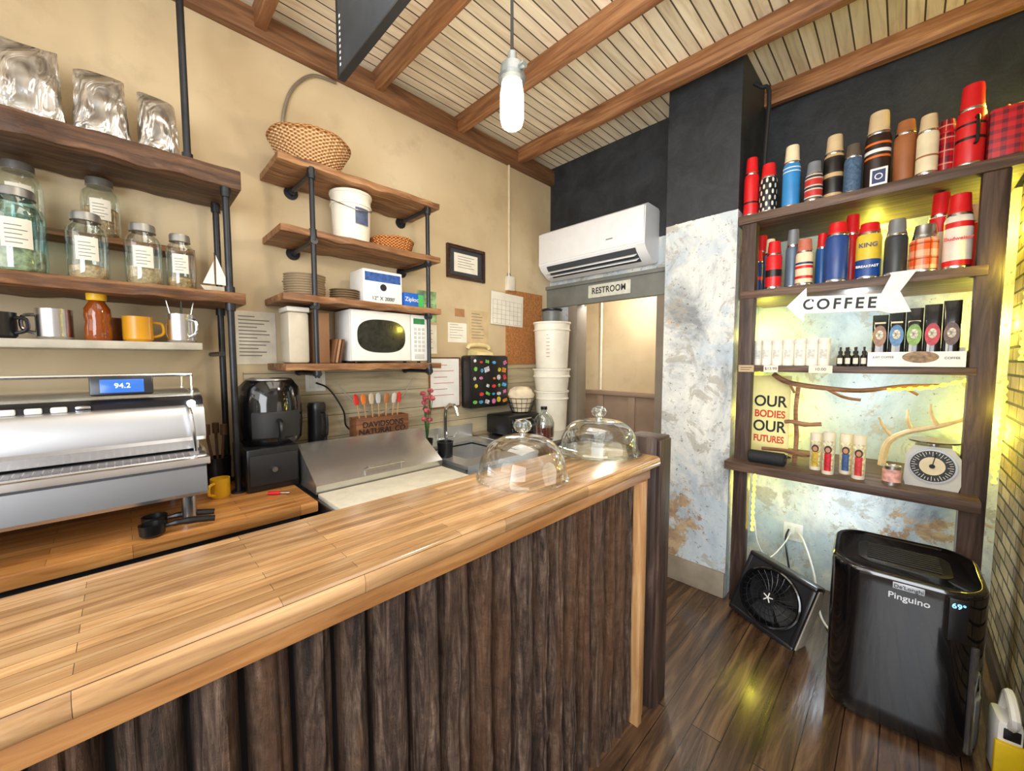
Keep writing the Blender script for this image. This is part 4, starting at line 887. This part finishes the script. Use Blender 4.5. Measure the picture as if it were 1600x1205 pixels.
obj('hub_cap',G().rod((0,-.016,.185),(0,.005,.185),.038,24),BLK,e)
g=G()
for t in range(5):
    a=t*2*pi/5+.3; g.rod((0,-.017,.185),(.026*math.cos(a),-.017,.185+.026*math.sin(a)),.003,6)
obj('star_emblem',g,WHITE,e)
g=G()
for t in range(5):
    a0=t*2*pi/5
    g.grid(lambda u,v,a0=a0:((.0+.135*u)*math.cos(a0+v*.95+u*.3),.035+.035*v,.185+(.0+.135*u)*math.sin(a0+v*.95+u*.3)),6,6)
obj('blade',g,MATTE,e); obj('side_panel',G().prism([(.02,.02),(.10,.02),(.10,.30),(.05,.35),(.02,.35)],'x',.18,.186),M((170,162,148),.4),e,'light grey side panel')
obj('back_cover',G().box(-.15,.15,.085,.095,.03,.34,.002),BLK,e)
obj('rear_stand',G().rod((-.12,.10,.03),(-.12,.2,.08),.008),BLK,e); obj('rear_stand',G().rod((.12,.10,.03),(.12,.2,.08),.008),BLK,e)
# portable AC
def rrect(w,d,r,n=6):
    P=[]
    for cx,cy,a in ((w-r,d-r,0),(-w+r,d-r,pi/2),(-w+r,-d+r,pi),(w-r,-d+r,1.5*pi)):
        for i in range(n+1): t=a+i*pi/2/n; P.append((cx+r*math.cos(t),cy+r*math.sin(t)))
    return P
def loft(g,levels):
    t=bmesh.new(); rings=[]
    for P,z in levels: rings.append([t.verts.new((x,y,z if not callable(z) else z(x,y))) for x,y in P])
    n=len(rings[0])
    for A,B in zip(rings,rings[1:]):
        for i in range(n): t.faces.new((A[i],A[(i+1)%n],B[(i+1)%n],B[i]))
    t.faces.new(rings[0][::-1]); t.faces.new(rings[-1]); return g.add(t)
e=thing('portable_air_conditioner','tall glossy black portable air conditioner with silver side strip','air conditioner',(.035,2.30,0),rz=.05)
P=lambda k:rrect(.225*k,.185*k,.10*k)
GBK=M((8,9,12),.08,var=0,coat=.8)
tz=lambda o:(lambda x,y:o+.02*(y/.185))
loft_g=loft(G(),[(P(.95),.02),(P(.99),.04),(P(1),.1),(P(1),.60),(P(1),tz(.650)),(P(.99),tz(.662)),(P(.965),tz(.669)),(P(.93),tz(.671)),(P(.89),tz(.670)),(P(.85),tz(.664))])
obj('casing',loft_g,GBK,e)
obj('top_vent_rim',loft(G(),[(rrect(.14,.09,.045),tz(.640)),(rrect(.14,.09,.045),tz(.665)),(rrect(.13,.08,.04),tz(.667))]),BLK,e)
g=G()
for i in range(8): g.box(-.11,.11,-.065+i*.018,-.057+i*.018,.658+.0018*i,.666+.0018*i,.002,rot=(.5,0,0))
obj('vent_slats',g,MATTE,e)
obj('silver_strip',G().box(.176,.196,-.176,-.146,.05,.46,.006,rot=(0,0,.75)),M((150,155,160),.2,.9),e)
obj('badge',G().box(-.034,.054,-.1885,-.184,.606,.632,.002),M((190,195,202),.35,.2,var=0),e)
text("De'Longhi",.020,(.010,-.1895,.618),'y',INK,e)
text("Pinguino",.034,(.012,-.1865,.576),'y',M((225,230,235),.3),e,bold=.0004)
obj('display',G().box(.115,.165,-.190,-.178,.47,.63,.002,rot=(0,0,.15)),BLK,e)
text("69°",.026,(.14,-.194,.605),'y',M((120,190,255),.3,em=(120,200,255),es=3,var=0),e)
for x in (-.15,.15):
    for y in (-.11,.11): obj('caster',G().rod((x-.012,y,.016),(x+.012,y,.016),.016,16),BLK,e)
e=thing('power_adapter','white plastic cord winder with yellow grip on the floor','tool',(.325,2.22,0),.1)
obj('body',G().box(-.035,.03,-.06,.05,0,.22,.015).tube([(0,-.05,.2),(0,-.08,.25),(0,0,.3),(0,.04,.22)],.014),WHITE,e)
obj('grip',G().box(-.04,.035,-.075,-.055,.02,.15,.006),M((235,200,30),.4),e); obj('socket',G().box(-.02,.02,-.064,-.060,.16,.2,.002),BLK,e)
# ------------------------------------------------------------ camera & lights
cd=bpy.data.cameras.new('camera'); cd.sensor_width=36; cd.lens=610/1600*36; cd.clip_start=.02
co=bpy.data.objects.new('camera',cd); COL.objects.link(co); co.location=(0,0,1.5); co.rotation_euler=(pi/2-math.radians(3.66),0,pi/4); SC.camera=co
def area(loc,target,sx,sy,w,col):
    l=bpy.data.lights.new('area','AREA'); l.shape='RECTANGLE'; l.size=sx; l.size_y=sy; l.energy=w; l.color=col
    o=bpy.data.objects.new('area_lamp',l); COL.objects.link(o); o.location=loc; o.rotation_euler=(Vector(target)-Vector(loc)).to_track_quat('-Z','Y').to_euler(); return o
def pt(loc,w,col,r=.05):
    l=bpy.data.lights.new('point','POINT'); l.energy=w; l.color=col; l.shadow_soft_size=r
    o=bpy.data.objects.new('point_lamp',l); COL.objects.link(o); o.location=loc
area((.9,-1.6,1.9),(-.1,2.6,1.1),2.2,2.0,125,(.90,.95,1))
area((-1.0,-1.9,2.3),(-2.0,1.5,1.4),1.4,1.2,12,(1,.95,.88))
area((-.9,.8,3.12),(-.9,1.0,0),1.4,1.4,20,(1,.92,.80))  # warm fill added under the ceiling, no fitting here
area((-.5,.4,1.9),(-.7,1.6,3.3),.8,.8,20,(1,.95,.86))  # unseen uplight added to brighten the ceiling boards
pt((-1.06,1.06,2.28),14,(1,.84,.62),.05)
Y=(1,.88,.10)
pt((-.68,3.08,1.15),4.8,Y,.03); pt((-.70,3.08,1.68),3.2,Y,.03); pt((.35,3.1,1.68),4.4,Y,.03); pt((.35,3.08,2.15),4.2,Y,.03); pt((.34,3.1,1.15),4.0,Y,.03); pt((-.15,3.12,2.25),2.0,Y,.03); pt((-.62,2.84,.7),2.2,Y,.03)
pt((.33,2.78,2.65),4.0,Y,.03); pt((.345,2.58,1.9),2.6,Y,.03); pt((.345,2.58,1.3),1.8,Y,.03)
pt((-.2,2.9,.6),4.5,(.76,.88,1)); pt((-.15,2.92,1.36),3.6,(.84,.91,1)); pt((-.2,2.9,1.80),3.6,(.86,.93,1)); pt((-1.9,3.5,2.2),30,(1,.9,.78),.1)  # cool fill points added in the niche, warm one added to brighten the hallway
pt((-2.0,1.9,1.75),2.5,(1,.92,.82),.15); pt((-.15,1.2,1.2),5,(1,.93,.84),.3)
w=bpy.data.worlds.new('world'); SC.world=w; w.use_nodes=True; nt=w.node_tree
gv=N(nt,'ShaderNodeTexCoord').outputs['Generated']; n1=NOI(nt,gv,2.6,2,.5); gz=N(nt,'ShaderNodeSeparateXYZ',{0:gv}).outputs[2]
col=RAMP(nt,n1,[(.38,(.26,.22,.19,1)),(.50,(.94,.95,.97,1)),(.62,(1.9,1.98,2.1,1))])  # made-up blotchy surroundings, added to give metals bright and dark reflections
col=MIX(nt,RAMP(nt,gz,[(.38,(0,0,0,1)),(.52,(1,1,1,1))]),(.60,.52,.44,1),col)
nt.links.new(col,nt.nodes['Background'].inputs[0]); nt.nodes['Background'].inputs[1].default_value=1.12
SC.view_settings.view_transform='Standard'
